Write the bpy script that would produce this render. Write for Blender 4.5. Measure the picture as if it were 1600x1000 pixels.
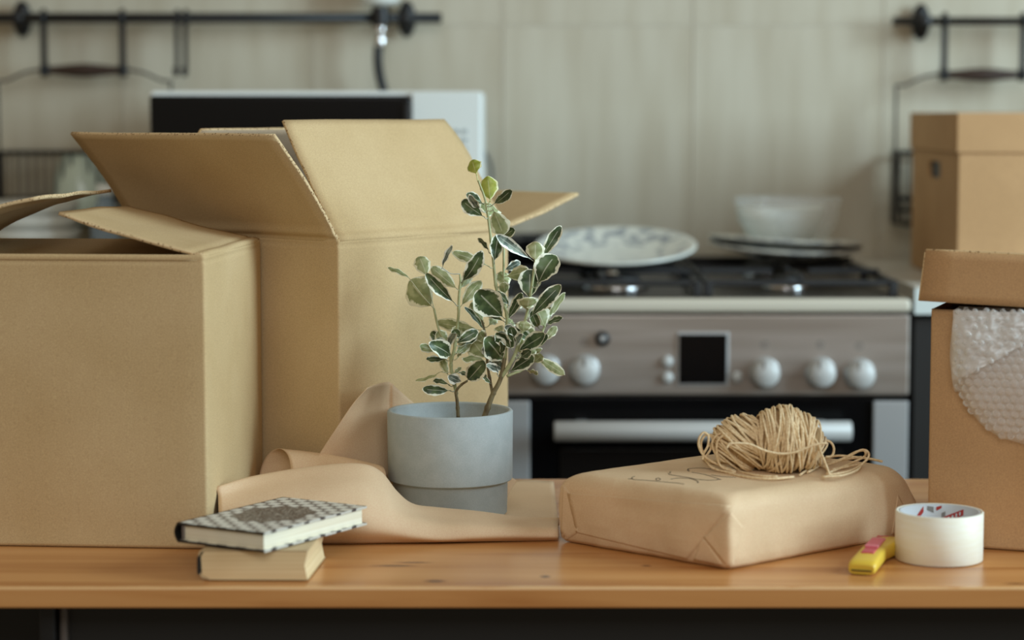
import bpy, bmesh, math, random
from mathutils import Vector, Matrix, noise
from mathutils.bvhtree import BVHTree
R = math.radians
for o in list(bpy.data.objects): bpy.data.objects.remove(o)
S = bpy.context.scene
C = S.collection
# ------------------------------------------------------------------ camera
F = 3500.0                      # focal length in pixels of the 1600 px frame
EYE = Vector((0, 0, 1.16)); PITCH = math.atan(327/3500)
cam = bpy.data.cameras.new('camera'); co = bpy.data.objects.new('camera', cam); C.objects.link(co); S.camera = co
co.location = EYE; co.rotation_euler = (math.pi/2-PITCH, 0, 0)
cam.sensor_width = 36; cam.lens = 36*F/1600; cam.clip_start = .05
cam.dof.use_dof = True; cam.dof.focus_distance = 2.34; cam.dof.aperture_fstop = 3.0; cam.dof.aperture_blades = 0
# ------------------------------------------------------------------ light
W = bpy.data.worlds.new('world'); S.world = W; W.use_nodes = True
W.node_tree.nodes['Background'].inputs[0].default_value = (1, .82, .57, 1)
W.node_tree.nodes['Background'].inputs[1].default_value = .26
def area(name, loc, target, sx, sy, power, col):
    l = bpy.data.lights.new(name, 'AREA'); l.shape = 'RECTANGLE'; l.size = sx; l.size_y = sy; l.energy = power; l.color = col
    o = bpy.data.objects.new(name, l); C.objects.link(o); o.location = loc
    o.rotation_euler = (Vector(target)-Vector(loc)).to_track_quat('-Z', 'Y').to_euler(); return o
area('window_light', (2.9, 1.65, 1.95), (0, 2.7, .95), 1.4, 1.7, 132, (.65, .87, 1))
area('second_window_light', (.15, -.7, 2.45), (.15, 2.3, .75), 1.7, 1.1, 30, (.93, .96, .98))
S.view_settings.view_transform = 'Standard'; S.view_settings.look = 'None'
S.view_settings.exposure = 0.0; S.view_settings.gamma = 1; S.view_settings.use_curve_mapping = False
# ------------------------------------------------------------------ helpers
CP, SP = math.cos(PITCH), math.sin(PITCH)
def rdir(px, py):
    v = (500-py)/F
    return Vector(((px-800)/F, CP+SP*v, -SP+CP*v))
def PY(px, py, Y): d = rdir(px, py); return EYE+d*(Y/d.y)
def PZ(px, py, z): d = rdir(px, py); return EYE+d*((z-EYE.z)/d.z)
def srgb(r, g, b):
    f = lambda c: (c/255/12.92) if c <= 10 else ((c/255+.055)/1.055)**2.4
    return (f(r), f(g), f(b), 1)
ORG = {}
def thing(name, label, cat, loc=(0, 0, 0), group=None):
    o = bpy.data.objects.new(name, None); C.objects.link(o); o.location = loc; o.empty_display_size = .02
    o['label'] = label; o['category'] = cat
    if group: o['group'] = group
    ORG[o] = Vector(loc); return o
def tag(o, label, cat, group=None, kind=None):
    if label: o['label'] = label
    if cat: o['category'] = cat
    if group: o['group'] = group
    if kind: o['kind'] = kind
    return o
def obj(name, bm, mats, parent=None, smooth=False, bevel=0, seg=2, org=None):
    bmesh.ops.recalc_face_normals(bm, faces=bm.faces[:])
    og = ORG[parent] if parent else Vector(org or (0, 0, 0))
    bmesh.ops.translate(bm, verts=bm.verts[:], vec=-og)
    me = bpy.data.meshes.new(name); bm.to_mesh(me); bm.free()
    for m in (mats if isinstance(mats, (list, tuple)) else [mats]): me.materials.append(m)
    if smooth:
        for p in me.polygons: p.use_smooth = True
    o = bpy.data.objects.new(name, me); C.objects.link(o)
    if parent: o.parent = parent
    else: o.location = og
    ORG[o] = og
    if bevel:
        md = o.modifiers.new('bevel', 'BEVEL'); md.width = bevel; md.segments = seg; md.limit_method = 'ANGLE'; md.angle_limit = R(35)
        for p in me.polygons: p.use_smooth = True
        w = o.modifiers.new('wn', 'WEIGHTED_NORMAL'); w.keep_sharp = True
    return o
def struct(o): o['kind'] = 'structure'; return o
def box(bm, x0, x1, y0, y1, z0, z1, mi=0):
    vs = [bm.verts.new((x, y, z)) for x in (x0, x1) for y in (y0, y1) for z in (z0, z1)]
    for f in ((0,1,3,2),(4,6,7,5),(0,4,5,1),(2,3,7,6),(0,2,6,4),(1,5,7,3)):
        bm.faces.new([vs[i] for i in f]).material_index = mi
    return vs
def obox(bm, o, u, v, z0, z1, mi=0):
    """box on an oriented footprint o, o+u, o+u+v, o+v"""
    o, u, v = Vector(o).to_2d(), Vector(u).to_2d(), Vector(v).to_2d()
    q = [o, o+u, o+u+v, o+v]
    a = [bm.verts.new((p.x, p.y, z0)) for p in q]; b = [bm.verts.new((p.x, p.y, z1)) for p in q]
    fs = [bm.faces.new(a[::-1]), bm.faces.new(b)]+[bm.faces.new((a[i], a[(i+1) % 4], b[(i+1) % 4], b[i])) for i in range(4)]
    for f in fs: f.material_index = mi
def B(*a, **k): bm = bmesh.new(); box(bm, *a, **k); return bm
def crom(pts, n, closed=False):
    P = [Vector(p) for p in pts]; out = []; m = len(P)
    for i in range(m if closed else m-1):
        if closed: a, b, c, d = P[i-1], P[i], P[(i+1) % m], P[(i+2) % m]
        else:
            b, c = P[i], P[i+1]; a = P[i-1] if i else b*2-c; d = P[i+2] if i+2 < m else c*2-b
        for k in range(n):
            t = k/n; out.append(.5*((2*b)+(c-a)*t+(2*a-5*b+4*c-d)*t*t+(3*b-a-3*c+d)*t**3))
    if not closed: out.append(P[-1].copy())
    return out
def tube(bm, pts, r, seg=8, closed=False, mi=0, rz=None):
    pts = [Vector(p) for p in pts]; n = len(pts); rings = []
    up = None
    for i, p in enumerate(pts):
        if closed: t = pts[(i+1) % n]-pts[i-1]
        else: t = pts[min(i+1, n-1)]-pts[max(i-1, 0)]
        if t.length < 1e-9: t = Vector((0, 0, 1))
        t.normalize()
        if up is None:
            up = t.orthogonal().normalized()
        up = (up-t*up.dot(t))
        up = up.normalized() if up.length > 1e-6 else t.orthogonal().normalized()
        s = t.cross(up); rr = r[i] if isinstance(r, (list, tuple)) else r
        rings.append([bm.verts.new(p+(up*math.cos(2*math.pi*k/seg)+s*math.sin(2*math.pi*k/seg))*rr) for k in range(seg)])
    for i in range(n if closed else n-1):
        a, b = rings[i], rings[(i+1) % n]
        for k in range(seg):
            f = bm.faces.new((a[k], a[(k+1) % seg], b[(k+1) % seg], b[k])); f.material_index = mi; f.smooth = True
    if not closed:
        bm.faces.new(rings[0][::-1]).material_index = mi; bm.faces.new(rings[-1]).material_index = mi
def lathe(bm, prof, c, seg=48, mi=0, axis=None):
    """prof: list of (r, z). closed at r=0 ends. axis: optional Matrix applied before moving to c"""
    c = Vector(c); rings = []
    for r, z in prof:
        if r < 1e-6: vs = [Vector((0, 0, z))]
        else: vs = [Vector((r*math.cos(2*math.pi*k/seg), r*math.sin(2*math.pi*k/seg), z)) for k in range(seg)]
        rings.append([bm.verts.new(c+(axis @ v if axis else v)) for v in vs])
    for a, b in zip(rings, rings[1:]):
        for k in range(seg):
            if len(a) == 1 and len(b) == 1: continue
            if len(a) == 1: f = bm.faces.new((a[0], b[(k+1) % seg], b[k]))
            elif len(b) == 1: f = bm.faces.new((a[k], a[(k+1) % seg], b[0]))
            else: f = bm.faces.new((a[k], a[(k+1) % seg], b[(k+1) % seg], b[k]))
            f.material_index = mi; f.smooth = True
def grid(bm, fn, nu, nv, mi=0):
    V = [[bm.verts.new(fn(i/nu, j/nv)) for j in range(nv+1)] for i in range(nu+1)]
    for i in range(nu):
        for j in range(nv):
            f = bm.faces.new((V[i][j], V[i+1][j], V[i+1][j+1], V[i][j+1])); f.smooth = True; f.material_index = mi
    return V
def loft(cols, nu, nv):
    """columns of control points -> smooth grid of points"""
    cc = [crom(c, nv) for c in cols]; L = len(cc[0]); rows = [crom([c[j] for c in cc], nu) for j in range(L)]
    return rows
def loft_bm(cols, nu, nv, wob=0, sc=20):
    rows = loft(cols, nu, nv); bm = bmesh.new()
    V = [[bm.verts.new(p+Vector((0, noise.noise(p*sc), .6*noise.noise(p*sc+Vector((5, 5, 5)))))*wob) for p in r] for r in rows]
    for a, b in zip(V, V[1:]):
        for k in range(len(a)-1):
            f = bm.faces.new((a[k], a[k+1], b[k+1], b[k])); f.smooth = True
    return bm
def solid(o, t, off=0, rim=0):
    m = o.modifiers.new('solid', 'SOLIDIFY'); m.thickness = t; m.offset = off; m.material_offset_rim = rim; return o
# ------------------------------------------------------------------ materials
def M(name, col, rough=.6, metal=0, spec=.5, col2=None, scale=(20, 20, 20), detail=3, lo=.35, hi=.65, bump=0, bscale=None, bdist=.001, coat=0, alpha=1, trans=0, fine=0, sheen=0):
    m = bpy.data.materials.new(name); m.use_nodes = True; t = m.node_tree; n = t.nodes; L = t.links; b = n['Principled BSDF']
    b.inputs['Base Color'].default_value = col; b.inputs['Roughness'].default_value = rough; b.inputs['Metallic'].default_value = metal
    b.inputs['Specular IOR Level'].default_value = spec; b.inputs['Coat Weight'].default_value = coat
    b.inputs['Alpha'].default_value = alpha; b.inputs['Transmission Weight'].default_value = trans
    tc = n.new('ShaderNodeTexCoord')
    def nz(sc, det):
        mp = n.new('ShaderNodeMapping'); mp.inputs['Scale'].default_value = sc; L.new(tc.outputs['Object'], mp.inputs[0])
        q = n.new('ShaderNodeTexNoise'); q.inputs['Scale'].default_value = 1; q.inputs['Detail'].default_value = det; L.new(mp.outputs[0], q.inputs[0]); return q
    if col2:
        q = nz(scale, detail); r = n.new('ShaderNodeValToRGB'); r.color_ramp.elements[0].position = lo; r.color_ramp.elements[1].position = hi
        r.color_ramp.elements[0].color = col; r.color_ramp.elements[1].color = col2; L.new(q.outputs[0], r.inputs[0]); out = r.outputs[0]
        if fine:
            q2 = nz((900, 900, 900), 2); mx = n.new('ShaderNodeMix'); mx.data_type = 'RGBA'; mx.blend_type = 'OVERLAY'; mx.inputs[0].default_value = fine
            L.new(out, mx.inputs[6]); L.new(q2.outputs[0], mx.inputs[7]); out = mx.outputs[2]
        L.new(out, b.inputs['Base Color'])
    if bump:
        q = nz(bscale or scale, 4); bp = n.new('ShaderNodeBump'); bp.inputs['Strength'].default_value = bump; bp.inputs['Distance'].default_value = bdist
        L.new(q.outputs[0], bp.inputs['Height']); L.new(bp.outputs[0], b.inputs['Normal'])
    m.diffuse_color = col
    return m
def cardboard(name, a, b_):
    return M(name, a, .82, spec=.22, col2=b_, scale=(9, 9, 9), bump=.25, bscale=(300, 300, 30), bdist=.0004, fine=.35)
M_card = cardboard('cardboard', srgb(192, 164, 120), srgb(200, 173, 130))
M_card2 = cardboard('cardboard_warm', srgb(198, 158, 114), srgb(188, 149, 106))
M_inner = cardboard('cardboard_inner', srgb(168, 146, 120), srgb(178, 156, 130))
def edge_mat():
    m = M('corrugated_edge', srgb(200, 168, 120), .9); t = m.node_tree; n = t.nodes; L = t.links
    tc = n.new('ShaderNodeTexCoord'); v = n.new('ShaderNodeTexVoronoi'); v.inputs['Scale'].default_value = 330; L.new(tc.outputs['Object'], v.inputs[0])
    r = n.new('ShaderNodeValToRGB'); r.color_ramp.elements[0].color = srgb(130, 98, 62); r.color_ramp.elements[1].color = srgb(212, 184, 140)
    r.color_ramp.elements[0].position = .18; r.color_ramp.elements[1].position = .42
    L.new(v.outputs[0], r.inputs[0]); L.new(r.outputs[0], n['Principled BSDF'].inputs['Base Color']); return m
M_edge = edge_mat()
M_kraft = M('kraft_paper', srgb(222, 192, 156), .6, spec=.35, col2=srgb(214, 183, 147), scale=(14, 14, 14), bump=.35, bscale=(60, 60, 60), bdist=.0006, fine=.25)
M_kraft2 = M('kraft_wrap', srgb(224, 194, 156), .66, spec=.3, col2=srgb(214, 184, 146), scale=(14, 14, 14), bump=.6, bscale=(22, 22, 22), bdist=.0030, fine=.25)
def wood_mat(name, a, b_, c_, knots=(), wear=None):
    m = bpy.data.materials.new(name); m.use_nodes = True; t = m.node_tree; n = t.nodes; L = t.links; bs = n['Principled BSDF']
    bs.inputs['Roughness'].default_value = .27; bs.inputs['Specular IOR Level'].default_value = .5
    tc = n.new('ShaderNodeTexCoord'); mp = n.new('ShaderNodeMapping'); mp.inputs['Scale'].default_value = (1.6, 26, 26); L.new(tc.outputs['Object'], mp.inputs[0])
    q = n.new('ShaderNodeTexNoise'); q.inputs['Scale'].default_value = 1; q.inputs['Detail'].default_value = 7; q.inputs['Distortion'].default_value = .8; L.new(mp.outputs[0], q.inputs[0])
    r = n.new('ShaderNodeValToRGB'); e = r.color_ramp.elements; e[0].position = .3; e[0].color = a; e[1].position = .72; e[1].color = c_
    e.new(.5).color = b_; L.new(q.outputs[0], r.inputs[0]); out = r.outputs[0]
    for kx, ky, ra, rb in [(a_, b_-2.3, c2_, d_) for a_, b_, c2_, d_ in knots]:
        s = n.new('ShaderNodeVectorMath'); s.operation = 'SUBTRACT'; s.inputs[1].default_value = (kx, ky, 0); L.new(tc.outputs['Object'], s.inputs[0])
        k = n.new('ShaderNodeVectorMath'); k.operation = 'MULTIPLY'; k.inputs[1].default_value = (1/ra, 1/rb, 0); L.new(s.outputs[0], k.inputs[0])
        g = n.new('ShaderNodeVectorMath'); g.operation = 'LENGTH'; L.new(k.outputs[0], g.inputs[0])
        mr = n.new('ShaderNodeMapRange'); mr.inputs[1].default_value = .5; mr.inputs[2].default_value = 1.6; mr.inputs[3].default_value = .95; mr.inputs[4].default_value = 0; L.new(g.outputs['Value'], mr.inputs[0])
        mx = n.new('ShaderNodeMix'); mx.data_type = 'RGBA'; L.new(mr.outputs[0], mx.inputs[0]); L.new(out, mx.inputs[6]); mx.inputs[7].default_value = srgb(92, 48, 20); out = mx.outputs[2]
    if wear:   # varnish rubbed pale along the front arris
        sp = n.new('ShaderNodeSeparateXYZ'); L.new(tc.outputs['Object'], sp.inputs[0])
        q2 = n.new('ShaderNodeTexNoise'); q2.inputs['Scale'].default_value = 14; q2.inputs['Detail'].default_value = 4; q2.noise_dimensions = '1D'; L.new(sp.outputs[0], q2.inputs['W'])
        w1 = n.new('ShaderNodeMath'); w1.operation = 'MULTIPLY_ADD'; L.new(q2.outputs[0], w1.inputs[0]); w1.inputs[1].default_value = .016; w1.inputs[2].default_value = wear[0]-.0045
        lt1 = n.new('ShaderNodeMath'); lt1.operation = 'LESS_THAN'; L.new(sp.outputs[1], lt1.inputs[0]); L.new(w1.outputs[0], lt1.inputs[1])
        gt1 = n.new('ShaderNodeMath'); gt1.operation = 'GREATER_THAN'; L.new(sp.outputs[2], gt1.inputs[0]); gt1.inputs[1].default_value = wear[1]-.0022
        ml = n.new('ShaderNodeMath'); ml.operation = 'MULTIPLY'; L.new(lt1.outputs[0], ml.inputs[0]); L.new(gt1.outputs[0], ml.inputs[1])
        m3 = n.new('ShaderNodeMath'); m3.operation = 'MULTIPLY'; m3.inputs[1].default_value = .6; L.new(ml.outputs[0], m3.inputs[0])
        mx = n.new('ShaderNodeMix'); mx.data_type = 'RGBA'; L.new(m3.outputs[0], mx.inputs[0]); L.new(out, mx.inputs[6]); mx.inputs[7].default_value = srgb(226, 186, 134); out = mx.outputs[2]
    L.new(out, bs.inputs['Base Color'])
    bp = n.new('ShaderNodeBump'); bp.inputs['Strength'].default_value = .15; bp.inputs['Distance'].default_value = .0006; L.new(q.outputs[0], bp.inputs['Height']); L.new(bp.outputs[0], bs.inputs['Normal'])
    return m
M_dark = M('black_laminate', srgb(26, 25, 23), .5)
M_black = M('black_metal', srgb(16, 16, 17), .45)
M_iron = M('cast_iron', srgb(30, 30, 31), .6, bump=.3, bscale=(200, 200, 200))
M_steel = M('brushed_steel', srgb(168, 158, 148), .38, metal=.75, col2=srgb(186, 178, 170), scale=(3, 60, 60), detail=2)
M_steel2 = M('pale_steel', srgb(190, 192, 192), .4, metal=.6)
M_cream = M('cream_enamel', srgb(205, 198, 180), .35)
M_knob = M('satin_silver', srgb(190, 190, 186), .5, metal=.15)
M_chrome = M('chrome', srgb(215, 215, 215), .18, metal=1)
M_glassblk = M('black_glass', srgb(9, 9, 10), .22, spec=.25)
M_hob = M('hob_enamel', srgb(38, 35, 31), .32, spec=.4)
M_white = M('white_plastic', srgb(236, 240, 236), .45)
M_panelw = M('white_panel', srgb(228, 234, 230), .4)
M_counter = M('white_worktop', srgb(200, 196, 186), .4, col2=srgb(190, 184, 170), scale=(12, 12, 12))
M_ctredge = M('worktop_edge', srgb(208, 216, 212), .45)
M_wood = M('dark_turned_wood', srgb(52, 34, 24), .45)
M_pot = M('grey_concrete', srgb(176, 184, 184), .75, col2=srgb(168, 177, 177), scale=(60, 60, 60), bump=.3, bscale=(260, 260, 260), bdist=.0004, fine=.15)
M_soil = M('soil', srgb(48, 36, 28), .95, bump=1, bscale=(120, 120, 120), bdist=.003)
M_page = M('book_pages', srgb(236, 230, 208), .85, col2=srgb(222, 212, 184), scale=(4, 4, 900), detail=2)
M_page2 = M('yellowed_pages', srgb(224, 200, 156), .9, col2=srgb(212, 184, 138), scale=(5, 5, 800), detail=2)
M_twine = M('jute', srgb(244, 222, 182), .85, col2=srgb(222, 192, 146), scale=(420, 420, 420), detail=2, bump=.8, bscale=(700, 700, 700), bdist=.0006)
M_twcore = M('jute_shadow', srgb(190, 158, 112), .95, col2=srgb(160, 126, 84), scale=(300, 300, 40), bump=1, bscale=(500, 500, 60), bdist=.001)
M_tape = M('masking_tape', srgb(243, 242, 228), .55, col2=srgb(240, 237, 218), scale=(40, 40, 300), bump=.1, bscale=(50, 50, 900), bdist=.0003)
M_core = M('tape_core', srgb(206, 212, 216), .6)
M_red = M('red_print', srgb(178, 52, 44), .6)
M_greyp = M('grey_print', srgb(140, 138, 134), .6)
M_yel = M('yellow_plastic', srgb(222, 186, 62), .38)
M_pink = M('pink_plastic', srgb(226, 128, 140), .42)
M_redpl = M('red_plastic', srgb(200, 84, 92), .42)
M_ink = M('ink', srgb(28, 24, 24), .7)
M_celadon = M('celadon', srgb(206, 222, 208), .2)
M_bowl = M('pale_bowl', srgb(240, 248, 244), .4)
M_stone = M('white_ceramic', srgb(205, 205, 196), .25)
M_clear = M('clear_glass', (.9, .95, .95, 1), .03, alpha=.22)
M_bottle = M('bottle_glass', srgb(150, 170, 185), .1, alpha=.55)
# wall tile
M_tile = M('beige_tile', srgb(198, 191, 172), .2, spec=.5, col2=srgb(186, 177, 156), scale=(26, 26, 3), detail=4, bump=.12, bscale=(8, 8, 5), bdist=.004)
M_grout = M('grout', srgb(214, 206, 190), .9)
M_floor = M('floor_tile', srgb(90, 80, 70), .5, col2=srgb(78, 70, 62), scale=(4, 4, 4))
# ================================================================== the room
YW = 3.85
wall = struct(obj('wall_back', B(-2.2, 2.2, YW, YW+.1, 0, 2.6), M_grout))
tw, th, g = .3245, .60, .0015
bm = B(0, tw-g, -.0022, 0, 0, th-g)
t0 = obj('tile', bm, M_tile, bevel=.0009); t0.parent = wall
first = True
for r_, z0 in enumerate((-.496, .104, .704, 1.304, 1.904)):
    for c_ in range(-7, 6):
        o = t0 if first else t0.copy()
        if not first: C.objects.link(o); o.parent = wall
        first = False
        o.location = (.308+c_*tw+g/2, YW, z0+g/2 if z0 > 0 else z0)
        if z0 < 0: o.location.z = z0+.0
struct(obj('floor', B(-2.2, 2.2, -.6, YW, -.05, 0), M_floor))
# ================================================================== table
ZT = .73; YF = 1.998; YB = 2.60
kn = [PZ(615, 884, ZT), PZ(645, 879, ZT), PZ(680, 908, ZT), PZ(852, 901, ZT), PZ(1588, 912, ZT), PZ(1010, 884, ZT)]
M_table = wood_mat('pine', srgb(206, 150, 92), srgb(197, 138, 80), srgb(168, 106, 52),
    [(kn[0].x, kn[0].y, .017, .004), (kn[1].x, kn[1].y, .014, .003), (kn[2].x, kn[2].y, .008, .005), (kn[3].x, kn[3].y, .004, .005), (kn[4].x, kn[4].y, .010, .003), (kn[5].x, kn[5].y, .004, .003)], wear=(YF-2.3, ZT))
tab = thing('table', 'long varnished pine table with black base carrying the cardboard boxes', 'table', (0, 2.3, 0))
bm = bmesh.new()
box(bm, -.80, .80, YF, YB, ZT-.0195, ZT)
o = obj('tabletop', bm, M_table, tab, bevel=.0022, seg=3)
xl = PY(100, 980, 2.06).x
obj('front_panel', B(xl+.006, .76, 2.055, 2.07, .08, ZT-.021), M_dark, tab)
obj('leg', B(xl-.019, xl-.003, 2.035, 2.075, 0, ZT-.021), M_black, tab, bevel=.003)
obj('edge_strip', B(xl-.002, xl+.006, 2.045, 2.07, .02, ZT-.021), M('grey_trim', srgb(96, 88, 82), .4), tab, bevel=.003)
obj('shade_sheet', B(-.76, xl-.022, 2.13, 2.145, .08, ZT-.021), M_black, tab)  # black sheet standing in for the dark space under the tabletop
obj('leg', B(.745, .775, 2.52, 2.56, 0, ZT-.021), M_black, tab, bevel=.003)
obj('leg', B(-.775, -.745, 2.52, 2.56, 0, ZT-.021), M_black, tab, bevel=.003)
obj('leg', B(.762, .785, 2.04, 2.07, 0, ZT-.021), M_black, tab, bevel=.003)
obj('leg', B(-.785, -.762, 2.04, 2.07, 0, ZT-.021), M_black, tab, bevel=.003)
# ================================================================== stove
SX0, SX1, SY = -.029, .571, 3.20
st = thing('stove', 'stainless steel gas stove with round knobs and black glass oven door', 'stove', (.27, 3.5, 0))
ZS = .893
def sz(py): return PY(800, py, SY).z
def sx(px): return PY(px, 500, SY).x
obj('body', B(SX0+.002, SX1-.002, SY+.03, 3.79, .08, ZS-.026), M_steel, st)
for x in (SX0+.04, SX1-.04):
    for y in (SY+.08, 3.74):
        b_ = bmesh.new(); lathe(b_, [(0, 0), (.018, 0), (.015, .08), (0, .08)], (x, y, 0), 16); obj('foot', b_, M_black, st)
obj('hob_edge', B(SX0, SX1, SY-.012, 3.79, sz(488), ZS-.0005), M_cream, st, bevel=.007, seg=4)
obj('hob_tray', B(SX0+.012, SX1-.012, SY+.004, 3.775, ZS-.002, ZS+.0012), M_hob, st, bevel=.001)
obj('back_guard', B(SX0+.01, SX1-.01, 3.765, 3.79, ZS, ZS+.022), M_iron, st, bevel=.003)
obj('control_panel', B(SX0, SX1, SY-.004, SY+.03, sz(618), sz(490.5)), M_steel, st, bevel=.004)
# fascia items
def disc(bm, px, py, r, y0, y1, r2=None, seg=36):
    c = PY(px, py, SY); ax = Matrix.Rotation(R(90), 3, 'X')
    d = y0-y1
    lathe(bm, [(0, 0), (r, 0), (r, d*.3), ((r2 or r), d*.86), ((r2 or r)*.88, d), (0, d)], (c.x, y0, c.z), seg, axis=ax)
M_mark = M('grey_marking', srgb(120, 112, 104), .6)
for px, py in ((852, 577), (913, 577), (1194, 581), (1281, 581), (1342, 583)):
    b_ = bmesh.new(); disc(b_, px, py, .0225, SY-.004, SY-.010, .0215); k = obj('bezel', b_, M_steel2, st)
    b_ = bmesh.new(); disc(b_, px, py, .0205, SY-.010, SY-.034, .0190); kk = obj('knob', b_, M_knob, st)
    b_ = bmesh.new(); c = PY(px, py, SY-.034); box(b_, c.x-.0012, c.x+.0012, SY-.0352, SY-.033, c.z+.004, c.z+.016); obj('pointer', b_, M_mark, kk)
    b_ = bmesh.new(); c = PY(px, py-43, SY)
    ax = Matrix.Rotation(R(90), 3, 'X'); lathe(b_, [(.0040, 0), (.0050, .0004), (.0060, 0)], (c.x, SY-.004, c.z), 20, axis=ax)
    box(b_, c.x-.0006, c.x+.0006, SY-.0046, SY-.004, c.z-.003, c.z+.003)
    obj('marking', b_, M_mark, st)
b_ = bmesh.new(); disc(b_, 941, 528, .0105, SY-.004, SY-.014); k = obj('button', b_, M_black, st); k['label'] = 'black push button'
b_ = bmesh.new(); disc(b_, 941, 528, .0045, SY-.0135, SY-.0146); obj('symbol', b_, M_steel2, k)
for px, py in ((1042, 564), (1042, 589), (1151, 589)):
    b_ = bmesh.new(); disc(b_, px, py, .0088, SY-.004, SY-.012, .007); obj('button', b_, M_knob, st)
b_ = bmesh.new(); box(b_, sx(1057), sx(1139), SY-.007, SY-.003, sz(602), sz(518)); fr = obj('display_frame', b_, M_steel2, st, bevel=.002)
b_ = bmesh.new(); box(b_, sx(1061), sx(1135), SY-.0085, SY-.006, sz(598), sz(522)); obj('display', b_, M_glassblk, fr)
# oven door
zt, zb = sz(621), .20
dr = obj('oven_door', B(SX0+.001, SX1-.001, SY+.002, SY+.03, zb, zt), M_glassblk, st, bevel=.002)
obj('door_side', B(SX0+.001, sx(828), SY-.006, SY+.002, zb, sz(626)), M_steel2, dr, bevel=.002)
obj('door_side', B(sx(1366), SX1-.001, SY-.006, SY+.002, zb, sz(626)), M_steel2, dr, bevel=.002)
obj('door_window', B(sx(876), sx(1318), SY-.001, SY+.002, .34, sz(702)), M('oven_window', srgb(22, 19, 17), .2), dr, bevel=.001)
b_ = bmesh.new(); hz = (sz(648)+sz(679))/2
ax = Matrix.Rotation(R(90), 3, 'Y'); hx0, hx1 = PY(866, 660, SY-.045).x, PY(1330, 660, SY-.045).x
lathe(b_, [(0, 0), (.0125, 0), (.0138, .0015), (.0138, hx1-hx0-.0015), (.0125, hx1-hx0), (0, hx1-hx0)], (hx0, SY-.045, hz-.003), 28, axis=ax)
for v in b_.verts: v.co.z = hz-.003+(v.co.z-hz+.003)*1.05
for x in (hx0+.04, hx1-.04): box(b_, x-.008, x+.008, SY-.045, SY+.002, hz-.012, hz+.006)
obj('handle', b_, M_knob, dr)
obj('drawer_front', B(SX0+.001, SX1-.001, SY, SY+.03, .09, .195), M_steel, st, bevel=.002)
# burners
for bx, by, r in ((.155, 3.345, .038), (.145, 3.62, .03), (.41, 3.345, .024), (.415, 3.62, .038)):
    b_ = bmesh.new(); lathe(b_, [(0, ZS+.001), (r+.012, ZS+.001), (r+.010, ZS+.008), (r, ZS+.010), (r, ZS+.014), (0, ZS+.014)], (bx, by, 0), 32)
    br = obj('burner', b_, M_chrome, st, smooth=True)
    b_ = bmesh.new(); lathe(b_, [(0, ZS+.014), (r-.002, ZS+.014), (r, ZS+.017), (r-.003, ZS+.021), (0, ZS+.022)], (bx, by, 0), 32)
    obj('cap', b_, M_iron, br)
# pan supports
ZG = ZS+.032
for gi, (x0, x1) in enumerate(((SX0+.022, .2665), (.2825, SX1-.022))):
    b_ = bmesh.new(); y0, y1 = SY+.018, 3.755; h = .008
    ring = [(x0, y0), (x1, y0), (x1, y1), (x0, y1)]
    for (a, b2) in ((0, 1), (1, 2), (2, 3), (3, 0)):
        p, q = Vector(ring[a]), Vector(ring[b2]); d = (q-p).normalized()*.004
        n2 = Vector((-d.y, d.x)); obox(b_, p-d-n2, (q-p)+2*d, n2*2, ZG-h-.008, ZG-.008)
    ym = (y0+y1)/2; xm = (x0+x1)/2
    box(b_, x0, x1, ym-.004, ym+.004, ZG-h-.006, ZG-.006)
    for yc in (3.345, 3.62):
        for sgn in (-1, 1):
            xe = x0 if sgn < 0 else x1
            box(b_, min(xe, xm+sgn*.028), max(xe, xm+sgn*.028), yc-.0035, yc+.0035, ZG-h, ZG)
            ye = (y0 if yc < ym else ym) if sgn < 0 else (ym if yc < ym else y1)
            box(b_, xm-.0035, xm+.0035, min(ye, yc+sgn*.028), max(ye, yc+sgn*.028), ZG-h, ZG)
    for x in (x0, x1):
        for y in (y0, ym, y1): box(b_, x-.006, x+.006, y-.006, y+.006, ZS+.001, ZG-.008)
    obj('pan_support', b_, M_iron, st, bevel=.0015)
# ================================================================== counters
def counter(nm_label, x0, x1, side):
    c = thing('base_cabinet', nm_label[0], 'cabinet', ((x0+x1)/2, 3.5, 0))
    obj('carcass', B(x0, x1, SY+.03, 3.83, .08, .868), M_dark, c)
    obj('plinth', B(x0+.01, x1-.01, SY+.06, 3.80, 0, .08), M_black, c)
    n = 2; w = (x1-x0)/n
    for i in range(n):
        d = obj('door', B(x0+i*w+.002, x0+(i+1)*w-.002, SY+.010, SY+.029, .09, .862), M_dark, c, bevel=.002)
        hx = x0+i*w+(.04 if i else w-.04)
        b_ = bmesh.new(); tube(b_, [(hx, SY+.01, .70), (hx, SY-.02, .71), (hx, SY-.02, .81), (hx, SY+.01, .82)], .004, 8); obj('handle', b_, M_steel2, d)
    b_ = bmesh.new(); box(b_, x0-.001, x1+.001, SY-.005, 3.842, .869, .909)
    wt = obj('worktop', b_, M_counter, None, bevel=.003); tag(wt, nm_label[1], 'worktop')
    obj('edge_band', B(x0-.001, x1+.001, SY-.0075, SY-.0052, .870, .907), M_ctredge, wt)
    return c
counter(('black kitchen cabinet right of the stove', 'white worktop right of the stove under the archive box'), .577, 1.30, 1)
counter(('black kitchen cabinet left of the stove behind the boxes', 'white worktop left of the stove under the microwave'), -1.40, -.035, -1)
ZC = .909
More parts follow.
